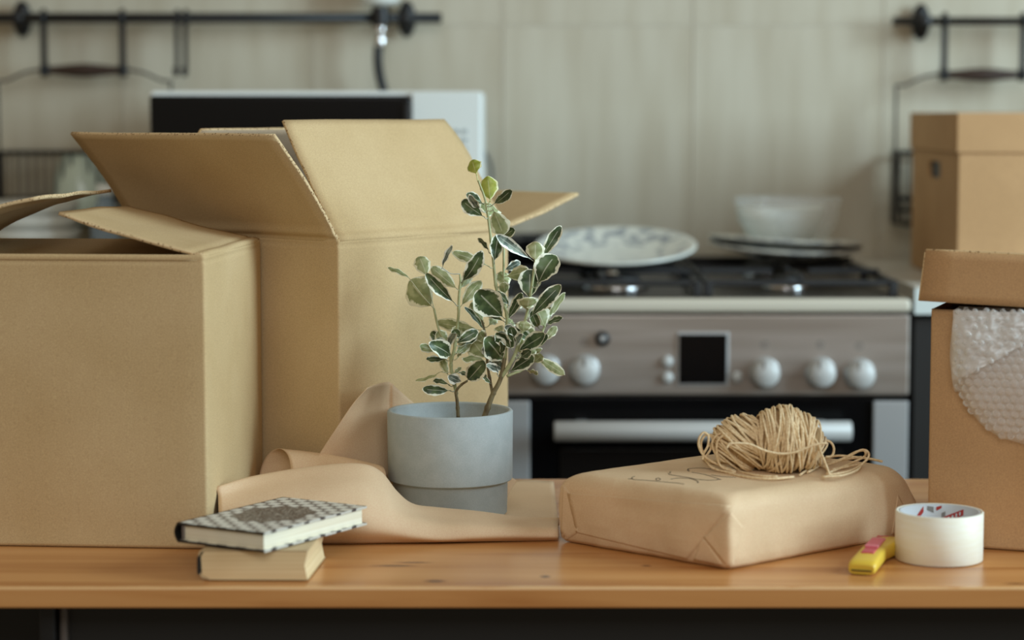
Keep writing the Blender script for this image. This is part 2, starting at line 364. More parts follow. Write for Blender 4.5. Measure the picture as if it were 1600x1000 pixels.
# ================================================================== rail, holders and baskets
def rail(x0, x1, z, discs, label, r=.0088):
    t = thing('utensil_rail', label, 'rail', ((x0+x1)/2, 3.79, z))
    b_ = bmesh.new(); tube(b_, [(x0, 3.79, z), (x1, 3.79, z)], r, 14); obj('bar', b_, M_black, t)
    for x in discs:
        b_ = bmesh.new(); ax = Matrix.Rotation(R(90), 3, 'X')
        lathe(b_, [(0, 0), (1, 0), (1, .4), (.8, 1), (0, 1)], (0, 0, 0), 32, axis=ax)
        for v in b_.verts: v.co = Vector((x+v.co.x*.0155, 3.83+v.co.y*.012, z+v.co.z*.031))
        d = obj('mounting_plate', b_, M_black, t)
        b_ = bmesh.new(); ax = Matrix.Rotation(R(90), 3, 'X'); lathe(b_, [(0, 0), (.008, 0), (.008, .040), (.0115, .044), (.0115, .056), (.008, .059), (0, .059)], (x, 3.838, z), 20, axis=ax); obj('bracket', b_, M_black, t)
    return t
ZR1 = PY(300, 28, 3.79).z; ZR2 = PY(1500, 33, 3.79).z
rail(-1.1, PY(690, 28, 3.79).x, ZR1, [PY(33, 28, 3.82).x, PY(635, 28, 3.82).x], 'long black wall rail above the microwave')
rail(PY(1395, 33, 3.79).x, 1.2, ZR2, [PY(1440, 33, 3.82).x], 'black wall rail above the lidded archive box', .0066)
def basket(xc, ZR, label, glabel, hl):
    y = 3.79; zt = PY(800, 238, y).z; zb = PY(800, 350, y).z; hw = .1455
    # two straps with the turned handle
    zh = PY(800, 110 if xc < 0 else 117, y).z
    t = thing('hanging_basket', label, 'basket', (xc, y, zb), 'wire baskets hung from the wall rails')
    b_ = bmesh.new(); ax = Matrix.Rotation(R(90), 3, 'Y'); L = .128
    lathe(b_, [(0, -L/2), (.006, -L/2), (.007, -L*.4), (.0105, -L*.15), (.0115, 0), (.0105, L*.15), (.007, L*.4), (.006, L/2), (0, L/2)], (xc, y, zh), 20, axis=ax)
    obj('handle', b_, M_wood, t)
    for s in (-1, 1):
        b_ = bmesh.new(); x = xc+s*.066
        box(b_, x-.005, x+.005, y-.006, y+.0005, zh-.009, ZR+.008)
        tube(b_, [(x, y+.0115*math.cos(a), ZR+.0115*math.sin(a)) for a in [i*2*math.pi/14 for i in range(14)]], .0045, 8, closed=True)
        tube(b_, [(x-.006, y, zh), (x+.006, y, zh)], .011, 14)
        obj('strap', b_, M_black, t)
        b_ = bmesh.new()
        tube(b_, crom([(xc+s*.070, y, zh+.002), (xc+s*.100, y, zh-.004), (xc+s*.130, y, zh-.017), (xc+s*hw, y, zh-.019), (xc+s*hw, y, zh-.035), (xc+s*hw, y, zt)], 6), .0022, 8)
        obj('bail_wire', b_, M_iron, t)
    D = .085; yb, yf = y+.035, y-.05
    b_ = bmesh.new()
    tube(b_, [(xc-hw, yf, zt), (xc+hw, yf, zt), (xc+hw, yb, zt), (xc-hw, yb, zt)], .0032, 8, closed=True)
    obj('rim', b_, M_black, t)
    b_ = bmesh.new(); n = 21; zl = zt-.078
    for zz, rr in ((zl, .0026), (zl-.018, .002), (zb, .0026)):
        k = .012 if zz == zb else 0
        tube(b_, [(xc-hw+k, yf+k*1.5, zz), (xc+hw-k, yf+k*1.5, zz), (xc+hw-k, yb, zz), (xc-hw+k, yb, zz)], rr, 8, closed=True)
    for i in range(n):
        x = xc-hw+2*hw*i/(n-1); xk = xc+(x-xc)*.92
        tube(b_, [(x, yf, zt), (x, yf, zl), (xk, yf+.018, zb), (xk, yb, zb)], .0021, 6)
    obj('wire_cage', b_, M_iron, t)
    for s in (-1, 1):
        b_ = bmesh.new(); x = xc+s*hw
        vs = [(yb, zt), (yb, zb), (yf+.018, zb), (yf+.012, zb+.02), (yf+.03, zt-.05), (yf+.012, zt-.004), (yf, zt)]
        a = [b_.verts.new((x-.0015, p, q)) for p, q in vs]; c = [b_.verts.new((x+.0015, p, q)) for p, q in vs]
        b_.faces.new(a); b_.faces.new(c[::-1])
        for i in range(len(vs)): b_.faces.new((a[i], a[(i+1) % 7], c[(i+1) % 7], c[i]))
        obj('end_panel', b_, M_black, t)
    return zb
XB1 = PY(131, 100, 3.79).x; XB2 = PY(1536, 100, 3.79).x
zb = basket(XB1, ZR1, 'black wire basket hung left of the microwave holding the green jug', '', 0)
basket(XB2, ZR2, 'black wire basket with wooden handle half hidden behind the archive box', '', 0)
# folded pair of hooks
for i, (px, lb) in enumerate(((277.5, 'left one of the two long black hooks hanging side by side on the rail'), (291, 'right one of the two long black hooks hanging side by side on the rail'))):
    t = thing('rail_hook', lb, 'hook', (PY(px, 70, 3.785).x, 3.785, ZR1), 'pair of hooks on the left rail'); x = ORG[t].x; ze = PY(800, 113, 3.785).z
    b_ = bmesh.new(); box(b_, x-.0034, x+.0034, 3.774, 3.779, ze, ZR1); tube(b_, [(x, 3.79+.0115*math.cos(a), ZR1+.0115*math.sin(a)) for a in [k*2*math.pi/14 for k in range(14)]], .0040, 8, closed=True)
    obj('shank', b_, M_black, t)
    b_ = bmesh.new(); tube(b_, crom([(x, 3.776, ze+.004), (x, 3.772, ze-.002), (x, 3.760, ze-.004), (x, 3.752, ze+.006)], 4), .0042, 8); obj('tip', b_, M_black, t)
# hose
t = thing('hose', 'black hose with a silver crimped end hanging from the rail behind the microwave', 'hose', (PY(594, 60, 3.78).x, 3.78, 1.2)); hx = ORG[t].x
b_ = bmesh.new(); lathe(b_, [(0, PY(0, 40, 3.78).z), (.015, PY(0, 40, 3.78).z), (.015, PY(0, 10, 3.78).z), (0, PY(0, 10, 3.78).z)], (hx, 3.785, 0), 24); obj('clamp', b_, M_black, t, bevel=.002)
z = lambda py: PY(594, py, 3.78).z
b_ = bmesh.new(); lathe(b_, [(0, z(73)), (.009, z(73)), (.010, z(70)), (.0095, z(60)), (.008, z(56)), (.0075, z(54)), (.010, z(50)), (.0105, z(44)), (.009, z(39)), (0, z(39))], (hx, 3.78, 0), 24); obj('ferrule', b_, M_chrome, t)
b_ = bmesh.new(); tube(b_, crom([(hx-.003, 3.78, z(72)), (hx-.004, 3.78, z(95)), (hx-.001, 3.785, z(120)), (hx+.006, 3.79, z(145)), (hx+.018, 3.80, z(190)), (hx+.02, 3.80, z(260))], 8), .0080, 14); obj('hose_body', b_, M_black, t)
b_ = bmesh.new(); lathe(b_, [(0, z(8)), (.022, z(7)), (.032, z(0)), (.034, z(-40)), (0, z(-42))], (hx, 3.79, 0), 32); o = obj('fitting', b_, M_white, t); o['label'] = 'pale rounded fitting above the rail'
# jug, bowls, bottle on the left
def lathe_obj(name, prof, c, mat, parent=None, seg=48): b_ = bmesh.new(); lathe(b_, prof, c, seg); return obj(name, b_, mat, parent, org=None if parent else c)
jx = PY(128, 280, 3.78).x
t = thing('jug', 'pale green ceramic jug standing in the wire basket', 'jug', (jx, 3.775, zb))
zz = zb+.003
lathe_obj('jug_body', [(0, zz), (.040, zz), (.050, zz+.012), (.0505, zz+.045), (.043, zz+.08), (.034, zz+.108), (.033, zz+.116), (.030, zz+.116), (.030, zz+.1), (0, zz+.09)], (jx, 3.775, 0), M_celadon, t)
b_ = bmesh.new(); tube(b_, crom([(jx-.036, 3.775, zz+.098), (jx+.0, 3.742, zz+.112), (jx+.01, 3.735, zz+.09), (jx+.01, 3.733, zz+.05)], 5), .004, 8); obj('handle', b_, M_celadon, t)
bxp = PY(60, 350, 3.66); zc = ZC+.001
n_b = 0
for i, (dz, lb) in enumerate(((0, 'lowest'), (.022, 'second from the bottom'), (.044, 'third from the bottom'), (.066, 'topmost'))):
    zq = zc+dz; r = .082-.001*i
    t = thing('bowl', 'white ceramic bowl, %s of the stack under the left wire basket' % lb, 'bowl', (bxp.x, 3.60, zq), 'white bowls stacked on the left worktop')
    lathe_obj('bowl_body', [(0, zq+.002), (.035, zq+.002), (.06, zq+.008), (r-.004, zq+.026), (r, zq+.040), (r-.003, zq+.040), (r-.008, zq+.027), (.055, zq+.012), (0, zq+.0065)], (bxp.x, 3.60, 0), M_stone, t)
    lathe_obj('foot_ring', [(.035, zq+.002), (.036, zq), (.032, zq), (.032, zq+.0025)], (bxp.x, 3.60, 0), M_stone, t)
bx = PY(168, 340, 3.6).x
t = thing('bottle', 'bluish clear bottle standing on the worktop beside the white bowls', 'bottle', (bx, 3.58, ZC))
lathe_obj('bottle_body', [(0, ZC+.001), (.022, ZC+.001), (.024, ZC+.005), (.024, ZC+.085), (.012, ZC+.11), (.011, ZC+.122), (.010, ZC+.122), (0, ZC+.11)], (bx, 3.58, 0), M_bottle, t)
lathe_obj('cap', [(0, ZC+.118), (.013, ZC+.118), (.013, ZC+.134), (0, ZC+.134)], (bx, 3.58, 0), M_white, t)
# ================================================================== microwave
mx0, mx1, my = PY(234, 300, 3.42).x, PY(753, 300, 3.42).x, 3.42
mz0, mz1 = ZC+.012, PY(500, 142, 3.42).z
t = thing('microwave', 'white microwave with a black glass door behind the open box', 'microwave', ((mx0+mx1)/2, 3.6, ZC))
obj('housing', B(mx0, mx1, my+.006, 3.77, mz0, mz1), M_white, t, bevel=.006, seg=3)
obj('control_panel', B(PY(642, 200, my).x+.001, mx1-.001, my-.006, my+.006, mz0+.002, mz1-.002), M_panelw, t, bevel=.003)
dd = obj('door', B(mx0+.003, PY(643, 200, my).x, my-.010, my+.006, mz0+.004, PY(500, 149, my).z), M_glassblk, t, bevel=.005, seg=3)
obj('door_handle', B(PY(632, 200, my).x, PY(642, 200, my).x, my-.016, my-.010, mz0+.03, PY(500, 160, my).z), M_black, dd, bevel=.002)
for x in (mx0+.04, mx1-.04):
    for y in (my+.04, 3.73): lathe_obj('foot', [(0, ZC), (.012, ZC), (.012, mz0+.001), (0, mz0+.001)], (x, y, 0), M_black, t, 16)
for i in range(4):
    for j in range(3):
        x = PY(700+j*13, 205+i*14, my).x; zq = PY(700, 205+i*14, my).z
        obj('button', B(x-.004, x+.004, my-.0075, my-.0055, zq-.003, zq+.003), M('button_grey_%d%d' % (i, j), srgb(170, 180, 180), .5) if i+j == 0 else bpy.data.materials['button_grey_00'], t)
b_ = bmesh.new(); tube(b_, crom([PY(752, 232, 3.77), PY(760, 242, 3.80), PY(767, 258, 3.82), PY(768, 280, 3.83), PY(760, 320, 3.83), PY(750, 400, 3.82)], 6), .0032, 8)
obj('power_cord', b_, M('grey_cord', srgb(110, 112, 112), .6), t)
# ================================================================== pan, plates, bowls on the stove
def plate_mat():
    m = M('patterned_china', srgb(206, 208, 200), .22); t = m.node_tree; n = t.nodes; L = t.links
    tc = n.new('ShaderNodeTexCoord'); mp = n.new('ShaderNodeMapping'); mp.inputs['Scale'].default_value = (1, 1, 0); L.new(tc.outputs['Object'], mp.inputs[0])
    ln = n.new('ShaderNodeVectorMath'); ln.operation = 'LENGTH'; L.new(mp.outputs[0], ln.inputs[0])
    r = n.new('ShaderNodeValToRGB'); e = r.color_ramp.elements; e[0].position = 0; e[0].color = (.25, .25, .25, 1); e[1].position = 1; e[1].color = (0, 0, 0, 1)
    for p, v in ((.50, .15), (.56, .9), (.60, .3), (.66, .9), (.93, .9), (.955, .1), (.972, .6), (.985, .6), (.99, 0)): e.new(p).color = (v, v, v, 1)
    k = n.new('ShaderNodeMath'); k.operation = 'MULTIPLY'; k.inputs[1].default_value = 1/.124; L.new(ln.outputs['Value'], k.inputs[0]); L.new(k.outputs[0], r.inputs[0])
    vo = n.new('ShaderNodeTexNoise'); vo.inputs['Scale'].default_value = 48; vo.inputs['Detail'].default_value = 1.5; L.new(tc.outputs['Object'], vo.inputs[0])
    gt = n.new('ShaderNodeMapRange'); gt.inputs[1].default_value = .47; gt.inputs[2].default_value = .55; L.new(vo.outputs[0], gt.inputs[0])
    mm = n.new('ShaderNodeMath'); mm.operation = 'MULTIPLY'; L.new(gt.outputs[0], mm.inputs[0]); L.new(r.outputs[0], mm.inputs[1])
    mx = n.new('ShaderNodeMix'); mx.data_type = 'RGBA'; L.new(mm.outputs[0], mx.inputs[0]); mx.inputs[6].default_value = srgb(216, 218, 208); mx.inputs[7].default_value = srgb(138, 144, 150)
    L.new(mx.outputs[2], n['Principled BSDF'].inputs['Base Color']); return m
M_plate = plate_mat()
def plate(name, label, c, r, tilt, h=.018, group=None):
    b_ = bmesh.new(); k = r/.123
    lathe(b_, [(0, 0), (.06*k, 0), (.062*k, .001), (.085*k, h*.42), (.119*k, h-.001), (r, h), (r+.0004, h+.003), (.1215*k, h+.0048), (.117*k, h+.003), (.084*k, h*.42+.004), (.064*k, .0045), (0, .004)], (0, 0, 0), 64)
    o = obj(name, b_, M_plate); o.location = c; o.rotation_euler = tilt; tag(o, label, 'plate', group); return o
pn = thing('frying_pan', 'black frying pan on the back burner behind the large tilted plate', 'pan', (.070, 3.61, ZG))
zq = ZG+.001
lathe_obj('pan_body', [(0, zq), (.085, zq), (.09, zq+.003), (.105, zq+.030), (.107, zq+.032), (.103, zq+.032), (.088, zq+.006), (0, zq+.004)], (.070, 3.61, 0), M_iron, pn)
b_ = bmesh.new(); tube(b_, crom([(.010, 3.52, zq+.026), (-.002, 3.45, zq+.036), (-.018, 3.37, zq+.044), (-.035, 3.30, zq+.048)], 5), .008, 10); obj('handle', b_, M_black, pn)
Yf = 3.30; pf = PY(968, 412, Yf); r1 = .1235
tl = math.atan2(.041, .243)
plate('plate', 'large white plate with blue-grey floral pattern, leaning on the pan at the left burners', (pf.x, Yf+r1*math.cos(tl), ZG-.010+r1*math.sin(tl)), r1, (tl, R(-1), 0), .018)
p2 = Vector((PY(1227, 380, 3.52).x, 3.52, 0))
plate('plate', 'lower of the two stacked patterned plates on the right burners', (p2.x, p2.y, ZG+.0070), .120, (R(3.6), 0, .7), .016, 'two stacked plates on the right burners')
plate('plate', 'upper of the two stacked patterned plates, directly under the pale bowl', (p2.x-.001, p2.y, ZG+.0130), .121, (R(3.6), 0, 2.1), .018, 'two stacked plates on the right burners')
zb2 = ZG+.0185; cx = PY(1220, 350, 3.52).x
bw = thing('bowl', 'pale blue-green bowl on top of the two stacked plates', 'bowl', (cx, 3.52, zb2))
def wob(b_, a, f):
    for v in b_.verts:
        an = math.atan2(v.co.y-3.52, v.co.x-cx); v.co.z += a*math.sin(f*an+1)*max(0, (v.co.z-zb2)/.07)
b_ = bmesh.new(); lathe(b_, [(0, zb2+.003), (.034, zb2+.003), (.048, zb2+.014), (.064, zb2+.045), (.069, zb2+.066), (.066, zb2+.066), (.060, zb2+.045), (.045, zb2+.018), (0, zb2+.008)], (cx, 3.52, 0), 56); wob(b_, .003, 2)
obj('bowl_body', b_, M_bowl, bw)
lathe_obj('foot_ring', [(.034, zb2+.004), (.035, zb2), (.030, zb2), (.030, zb2+.004)], (cx, 3.52, 0), M_bowl, bw)
gl = thing('glass_bowl', 'clear glass bowl around the pale bowl on the stacked plates', 'bowl', (cx+.012, 3.53, zb2))
b_ = bmesh.new(); cx2 = cx+.012; lathe(b_, [(0, zb2+.001), (.042, zb2+.001), (.062, zb2+.012), (.080, zb2+.045), (.084, zb2+.076), (.0855, zb2+.079), (.0825, zb2+.076), (.0785, zb2+.046), (.060, zb2+.0135), (0, zb2+.0025)], (cx2, 3.53, 0), 56); obj('glass_body', b_, M_clear, gl)
b_ = bmesh.new(); tube(b_, [(cx2+.0845*math.cos(a), 3.53+.0845*math.sin(a), zb2+.079) for a in [i*2*math.pi/48 for i in range(48)]], .0018, 8, closed=True); obj('rim', b_, M_clear, gl)
# ================================================================== archive box at the back right
ab = thing('archive_box', 'brown lidded archive box on the right worktop with a hand hole in its side', 'box', (.83, 3.42, ZC))
x0, x1, y0, y1 = .6455, 1.02, 3.245, 3.62; zl = 1.099; zt2 = 1.157
b_ = bmesh.new(); box(b_, x0, x1, y0, y1, ZC+.001, zt2-.01); bo = obj('body', b_, M_card2, ab, bevel=.0015)
hp = PY(1458, 265, 3.43)
def rrect(w, h, r, n=5):
    out = []
    for cx_, cy_, a0 in ((w/2-r, h/2-r, 0), (-w/2+r, h/2-r, 90), (-w/2+r, -h/2+r, 180), (w/2-r, -h/2+r, 270)):
        for k in range(n+1): a = R(a0+90*k/n); out.append((cx_+r*math.cos(a), cy_+r*math.sin(a)))
    return out
cut = bmesh.new(); pr = rrect(.095, .026, .012)
A_ = [cut.verts.new((x0-.02, 3.432+a, hp.z+b2)) for a, b2 in pr]; B_ = [cut.verts.new((x0+.04, 3.432+a, hp.z+b2)) for a, b2 in pr]
n_ = len(pr)
cut.faces.new(A_); cut.faces.new(B_[::-1])
for i in range(n_): cut.faces.new((A_[i], B_[i], B_[(i+1) % n_], A_[(i+1) % n_]))
# hand hole: carve the side wall with an explicit boolean, then apply
co_ = obj('cutter', cut, M_black)
md = bo.modifiers.new('b', 'BOOLEAN'); md.object = co_; md.operation = 'DIFFERENCE'; md.solver = 'EXACT'
bo.modifiers.move(bo.modifiers.find('b'), 0)
dg = bpy.context.evaluated_depsgraph_get(); dg.update()
ev = bpy.data.meshes.new_from_object(bo.evaluated_get(dg)); bo.modifiers.clear(); bo.data = ev
bpy.data.objects.remove(co_)
# black block standing in for the shade inside the hole
b_ = bmesh.new(); box(b_, x0+.005, x0+.0395, 3.432-.0472, 3.432+.0472, hp.z-.0128, hp.z+.0128); obj('hole_shade', b_, M_black, ab)
obj('lid', B(x0-.004, x1+.004, y0-.004, y1+.004, zl, zt2), M_card2, ab, bevel=.002)
# ================================================================== cardboard boxes
def flap(parent, h0, h1, v, bend=0, mat=None, wob_=0, crnr=0, name='flap', cut0=.004, curl=0, cen=None):
    """flap hinged on h0-h1; v = vector from the hinge to the free edge; bend bows it along its normal"""
    h0, h1, v = Vector(h0), Vector(h1), Vector(v); u = (h1-h0); ul = u.length; un = u/ul; h0 = h0+un*cut0; u = un*(ul-2*cut0); nn = u.cross(v).normalized()
    hm = (h0+h1)/2; iw = Vector((0, 0, 0))
    if cen is not None:
        iw = Vector((-un.y, un.x, 0)).normalized(); iw = iw*(1 if iw.dot(Vector((cen.x-hm.x, cen.y-hm.y, 0))) > 0 else -1)*.00175
    def fn(a, b):
        s = 0
        if b < 0: return h0+u*a+iw+Vector((0, 0, -.004))
        aa = a
        if crnr:
            k = max(0, (b-.62)/.38); aa = a*(1-crnr*k*k)
        p = h0+iw+u*aa+v*b+nn*(bend*math.sin(math.pi*b)*1.0+wob_*noise.noise(Vector((a*3, b*3, h0.x*9))))
        if b > .7: p = p+nn*curl*(b-.7)/.3*(.3+.7*a)
        if .03 < b < .08: p = p-nn*(.0011 if nn.dot(Vector((0, 0, 1))) < 9 else 0)
        return p
    bm = bmesh.new(); nv = 24
    bs = ([-1] if cen is not None else [])+[0, .03, .045, .06, .075, .09]+[.09+.91*i/16 for i in range(1, 17)]
    V = [[bm.verts.new(fn(i/20, b)) for b in bs] for i in range(21)]
    for i in range(20):
        for j in range(len(bs)-1): bm.faces.new((V[i][j], V[i+1][j], V[i+1][j+1], V[i][j+1])).smooth = True
    o = obj(name, bm, [mat or M_card, M_edge], parent); solid(o, .0035, 0, 1); return o
def carton(parent, P4, z0, z1, mat=None, bulge=0, T=.0035):
    """open carton: P4 are the four outer corners in plan, anticlockwise"""
    P4 = [Vector(p).to_2d() for p in P4]
    cen = sum(P4, Vector((0, 0)))/4
    nz_, ns = 16, 14
    rc = .0035
    loop = []
    for k in range(4):
        a, b, pv = P4[k], P4[(k+1) % 4], P4[k-1]; L_ = (b-a).length; d = (b-a)/L_; dp = (a-pv).normalized(); n = Vector((d.y, -d.x))
        if n.dot((a+b)/2-cen) < 0: n = -n
        for i in range(5):
            t = i/4; loop.append(((1-t)**2*(a-dp*rc)+2*t*(1-t)*a+t*t*(a+d*rc), n, 0))
        for i in range(1, 16):
            f = i/16; loop.append((a+d*(rc+(L_-2*rc)*f), n, math.sin(math.pi*f)))
    zs = [0, .003, .006]+[.006+(z1-z0-.018)*i/12 for i in range(1, 13)]+[z1-z0-.009, z1-z0-.007, z1-z0-.005, z1-z0-.003, z1-z0]
    bm = bmesh.new(); rg = []
    for zz in zs:
        t = zz/(z1-z0); gr = -.0011 if abs(zz-(z1-z0-.007)) < 1e-5 else (-.0007 if zz > z1-z0-.002 else 0)
        gr += .0008 if zz < .004 else 0
        rg.append([bm.verts.new((p.x+n.x*(bulge*e*math.sin(math.pi*t)+gr), p.y+n.y*(bulge*e*math.sin(math.pi*t)+gr), z0+zz)) for p, n, e in loop])
    m_ = len(loop)
    for A_, B_ in zip(rg, rg[1:]):
        for i in range(m_): bm.faces.new((A_[i], A_[(i+1) % m_], B_[(i+1) % m_], B_[i])).smooth = True
    o = obj('body', bm, [mat or M_card, M_edge], parent)
    area2 = sum(P4[i].x*P4[(i+1) % 4].y-P4[(i+1) % 4].x*P4[i].y for i in range(4))
    solid(o, T, -1, 0)
    bm = bmesh.new(); q = [p+(cen-p)*.015 for p in P4]
    vs = [bm.verts.new((p.x, p.y, z0+.001)) for p in q]; vt = [bm.verts.new((p.x, p.y, z0+.005)) for p in q]
    bm.faces.new(vs[::-1]); bm.faces.new(vt)
    for i in range(4): bm.faces.new((vs[i], vs[(i+1) % 4], vt[(i+1) % 4], vt[i]))
    obj('base_panel', bm, mat or M_card, parent)
# --- box A, front left
N = Vector((-.299, 2.175)); uA = Vector((-1, .08)).normalized(); rA = Vector((.095, 1)).normalized()
WA, DA = .305, .265; zA = 1.0205
A1, A2, A3, A4 = N, N+rA*DA, N+rA*DA+uA*WA, N+uA*WA
ba = thing('cardboard_box', 'closed-looking cardboard box at the front left with loosely folded top flaps', 'box', (-.44, 2.31, ZT))
carton(ba, [A1, A2, A3, A4], ZT+.001, zA, bulge=.001)
v3 = lambda p, z: Vector((p.x, p.y, z)); cA = (A1+A3)/2
tipn = PY(92, 331, 2.19); flap(ba, v3(A1, zA), v3(A2, zA), tipn-v3(A1, zA)+Vector((0, .004, 0)), bend=-.005, wob_=.002, curl=-.006, cen=cA)
tl_ = PY(59, 314, 2.205); flap(ba, v3(A3, zA), v3(A4, zA), Vector((tl_.x-A4.x, tl_.y-A4.y, tl_.z-zA)), bend=.010, wob_=.003, curl=.004, cen=cA)
flap(ba, v3(A4, zA-.002), v3(A1, zA-.002), v3(rA*.125, -.012), bend=.0, wob_=.001, cut0=.008, cen=cA)
flap(ba, v3(A2, zA-.002), v3(A3, zA-.002), v3(-rA*.13, -.010), bend=.0, wob_=.001, cut0=.008, cen=cA)
# --- box B, large, open
NB = Vector((-.1845, 2.375)); r = Vector((.613, .79)).normalized(); u = Vector((-.79, .613)).normalized()
RB, LB = .295, .315; zB = 1.0243
B1, B2, B3, B4 = NB, NB+r*RB, NB+r*RB+u*LB, NB+u*LB
bb = thing('cardboard_box', 'open cardboard box with four raised flaps behind the potted plant', 'box', ((NB+r*RB/2+u*LB/2).x, (NB+r*RB/2+u*LB/2).y, ZT))
cB = (B1+B3)/2
carton(bb, [B1, B2, B3, B4], ZT+.001, zB, bulge=.001)
flap(bb, v3(B1, zB), v3(B4, zB), v3(-r*.0955, .111), bend=.004, wob_=.0015, cut0=.002, cen=cB)
flap(bb, v3(B1, zB), v3(B2, zB), v3(u*.0803, .125), bend=-.002, wob_=.0015, crnr=.06, cut0=.003, cen=cB)
flap(bb, v3(B2, zB), v3(B3, zB), v3(r*.145, .035), bend=.002, wob_=.001, cen=cB)
flap(bb, v3(B4, zB), v3(B3, zB), v3(-u*.105, .115), bend=.002, wob_=.001, mat=M_inner, cen=cB)
# --- box D, front right with lid
D0 = Vector((.4125, 2.197)); dd_ = Vector((.936, -.352)).normalized(); db = Vector((.352, .936)).normalized()
WD, DD_, zD = .33, .25, .9655
bd = thing('lidded_box', 'brown storage box at the right end of the table with its lid ajar', 'box', ((D0+dd_*WD/2+db*DD_/2).x, (D0+dd_*WD/2+db*DD_/2).y, ZT))
carton(bd, [D0, D0+dd_*WD, D0+dd_*WD+db*DD_, D0+db*DD_], ZT+.001, zD, mat=M_card2, T=.003)
# lid: shallow tray upside down, front raised
c0 = PY(1437, 470, 2.185); c1 = PY(1447, 391, 2.192)
lx = dd_.copy(); hl_ = c1.z-c0.z
slope = (PY(1600, 488, 2.13).z-c0.z)/(WD*.50)
slope = -.035
top0 = c1; ex = Vector((dd_.x, dd_.y, slope)).normalized(); ey = Vector((db.x, db.y, .0)).normalized(); tiltb = R(5.6)
ey = Vector((db.x*math.cos(tiltb), db.y*math.cos(tiltb), -.085)).normalized()
LW, LD = WD+.012, DD_+.012
def lp(a, b, out, z):  # point of the lid: a along ex, b along ey, z down
    nrm = ex.cross(ey).normalized()
    return top0+ex*(a*LW)+ey*(b*LD)-nrm*z*1.0
bm = bmesh.new()
q = [lp(0, 0, 0, 0), lp(1, 0, 0, 0), lp(1, 1, 0, 0), lp(0, 1, 0, 0)]
cen = sum(q, Vector())/4
sk = [p+(Vector((p.x-cen.x, p.y-cen.y, 0)).normalized()*.0085)-Vector((0, 0, hl_)) for p in q]
sk[0] = c0.copy(); sk[1] = q[1]+Vector((.006, -.002, -hl_))
sk[2].z = max(sk[2].z, 0); 
def bil(P, s, t): return P[0].lerp(P[1], s).lerp(P[3].lerp(P[2], s), t)
grid(bm, lambda s, t: bil(q, s, t)+Vector((0, 0, .0015*math.sin(math.pi*s)*math.sin(math.pi*t)+.0012*math.sin(math.pi*min(1, s*1.0))*(1-t))), 16, 12)
lt = obj('lid', bm, [M_card2, M_edge], bd); solid(lt, .003, 0, 1)
for k in range(4):
    a, b2, c2, d2 = q[k], q[(k+1) % 4], sk[(k+1) % 4], sk[k]
    bm = bmesh.new(); grid(bm, lambda s, t: bil([a, b2, c2, d2], s, t), 12, 6)
    o = obj('lid_side', bm, [M_card2, M_edge], lt); solid(o, .003, 0, 1)
# ================================================================== bubble wrap hanging out of box D
M_bub = M('bubble_plastic', (.93, .94, .93, 1), .12, spec=.7)
_t = M_bub.node_tree; _lw = _t.nodes.new('ShaderNodeLayerWeight'); _lw.inputs[0].default_value = .45; _mr = _t.nodes.new('ShaderNodeMapRange')
_mr.inputs[1].default_value = .05; _mr.inputs[2].default_value = .75; _mr.inputs[3].default_value = .10; _mr.inputs[4].default_value = .85
_t.links.new(_lw.outputs['Facing'], _mr.inputs[0]); _t.links.new(_mr.outputs[0], _t.nodes['Principled BSDF'].inputs['Alpha'])
M_bub2 = M('bubble_film', (.95, .96, .95, 1), .22, spec=.6, alpha=.50)
nD = Vector((-db.x, -db.y, 0)); dX = v3(dd_, 0)
def wz_low(a):
    pts = [(.030, .885), (.036, .872), (.05, .855), (.07, .842), (.095, .836), (.125, .834), (.16, .838), (.19, .85), (.21, .88)]
    if a <= pts[0][0]: return pts[0][1]
    for (p, q1), (r_, s_) in zip(pts, pts[1:]):
        if a <= r_: return q1+(s_-q1)*(a-p)/(r_-p)
    return pts[-1][1]
def wsurf(a, z, off=0):
    lo = wz_low(a); t = min(1, max(0, (zD+.004-z)/(zD+.004-lo)))
    puff = .006+.020*math.sin(math.pi*min(1, t*1.02))**.6 if t < 1 else .003
    ed = min(1, max(0, (a-.022)/.02)); puff = .003+(puff-.003)*math.sqrt(ed)
    puff += .003*noise.noise(Vector((a*40, z*40, 0)))
    p = v3(D0, z)+dX*a+nD*(puff+off); return p
wr = thing('bubble_wrap', 'sheet of clear bubble wrap spilling over the front of the lidded box', 'bubble wrap', tuple(wsurf(.1, .9)))
bm = bmesh.new()
a0, a1 = .026, .205
def fnw(s, t):
    a = a0+(a1-a0)*s; lo = wz_low(a); z = zD+.003+(lo-zD-.003)*t; a2 = a+.006*math.sin(t*3)*(-1 if s < .1 else 0)*(1-s*10 if s < .1 else 0)
    p = wsurf(a2, z)
    if t < .04: p = p-nD*.012
    return p
grid(bm, fnw, 60, 44)
obj('film', bm, M_bub2, wr, smooth=True)
bm = bmesh.new(); rnd = random.Random(4); sp = .0088
def dome(bm, c, n, r, h, seg=8):
    n = n.normalized(); e1 = n.orthogonal().normalized(); e2 = n.cross(e1)
    R0 = [bm.verts.new(c+(e1*math.cos(k*2*math.pi/seg)+e2*math.sin(k*2*math.pi/seg))*r) for k in range(seg)]
    R1 = [bm.verts.new(c+n*h*.8+(e1*math.cos(k*2*math.pi/seg)+e2*math.sin(k*2*math.pi/seg))*r*.72) for k in range(seg)]
    tp = bm.verts.new(c+n*h)
    for k in range(seg):
        bm.faces.new((R0[k], R0[(k+1) % seg], R1[(k+1) % seg], R1[k])).smooth = True; bm.faces.new((R1[k], R1[(k+1) % seg], tp)).smooth = True
row = 0; z = zD
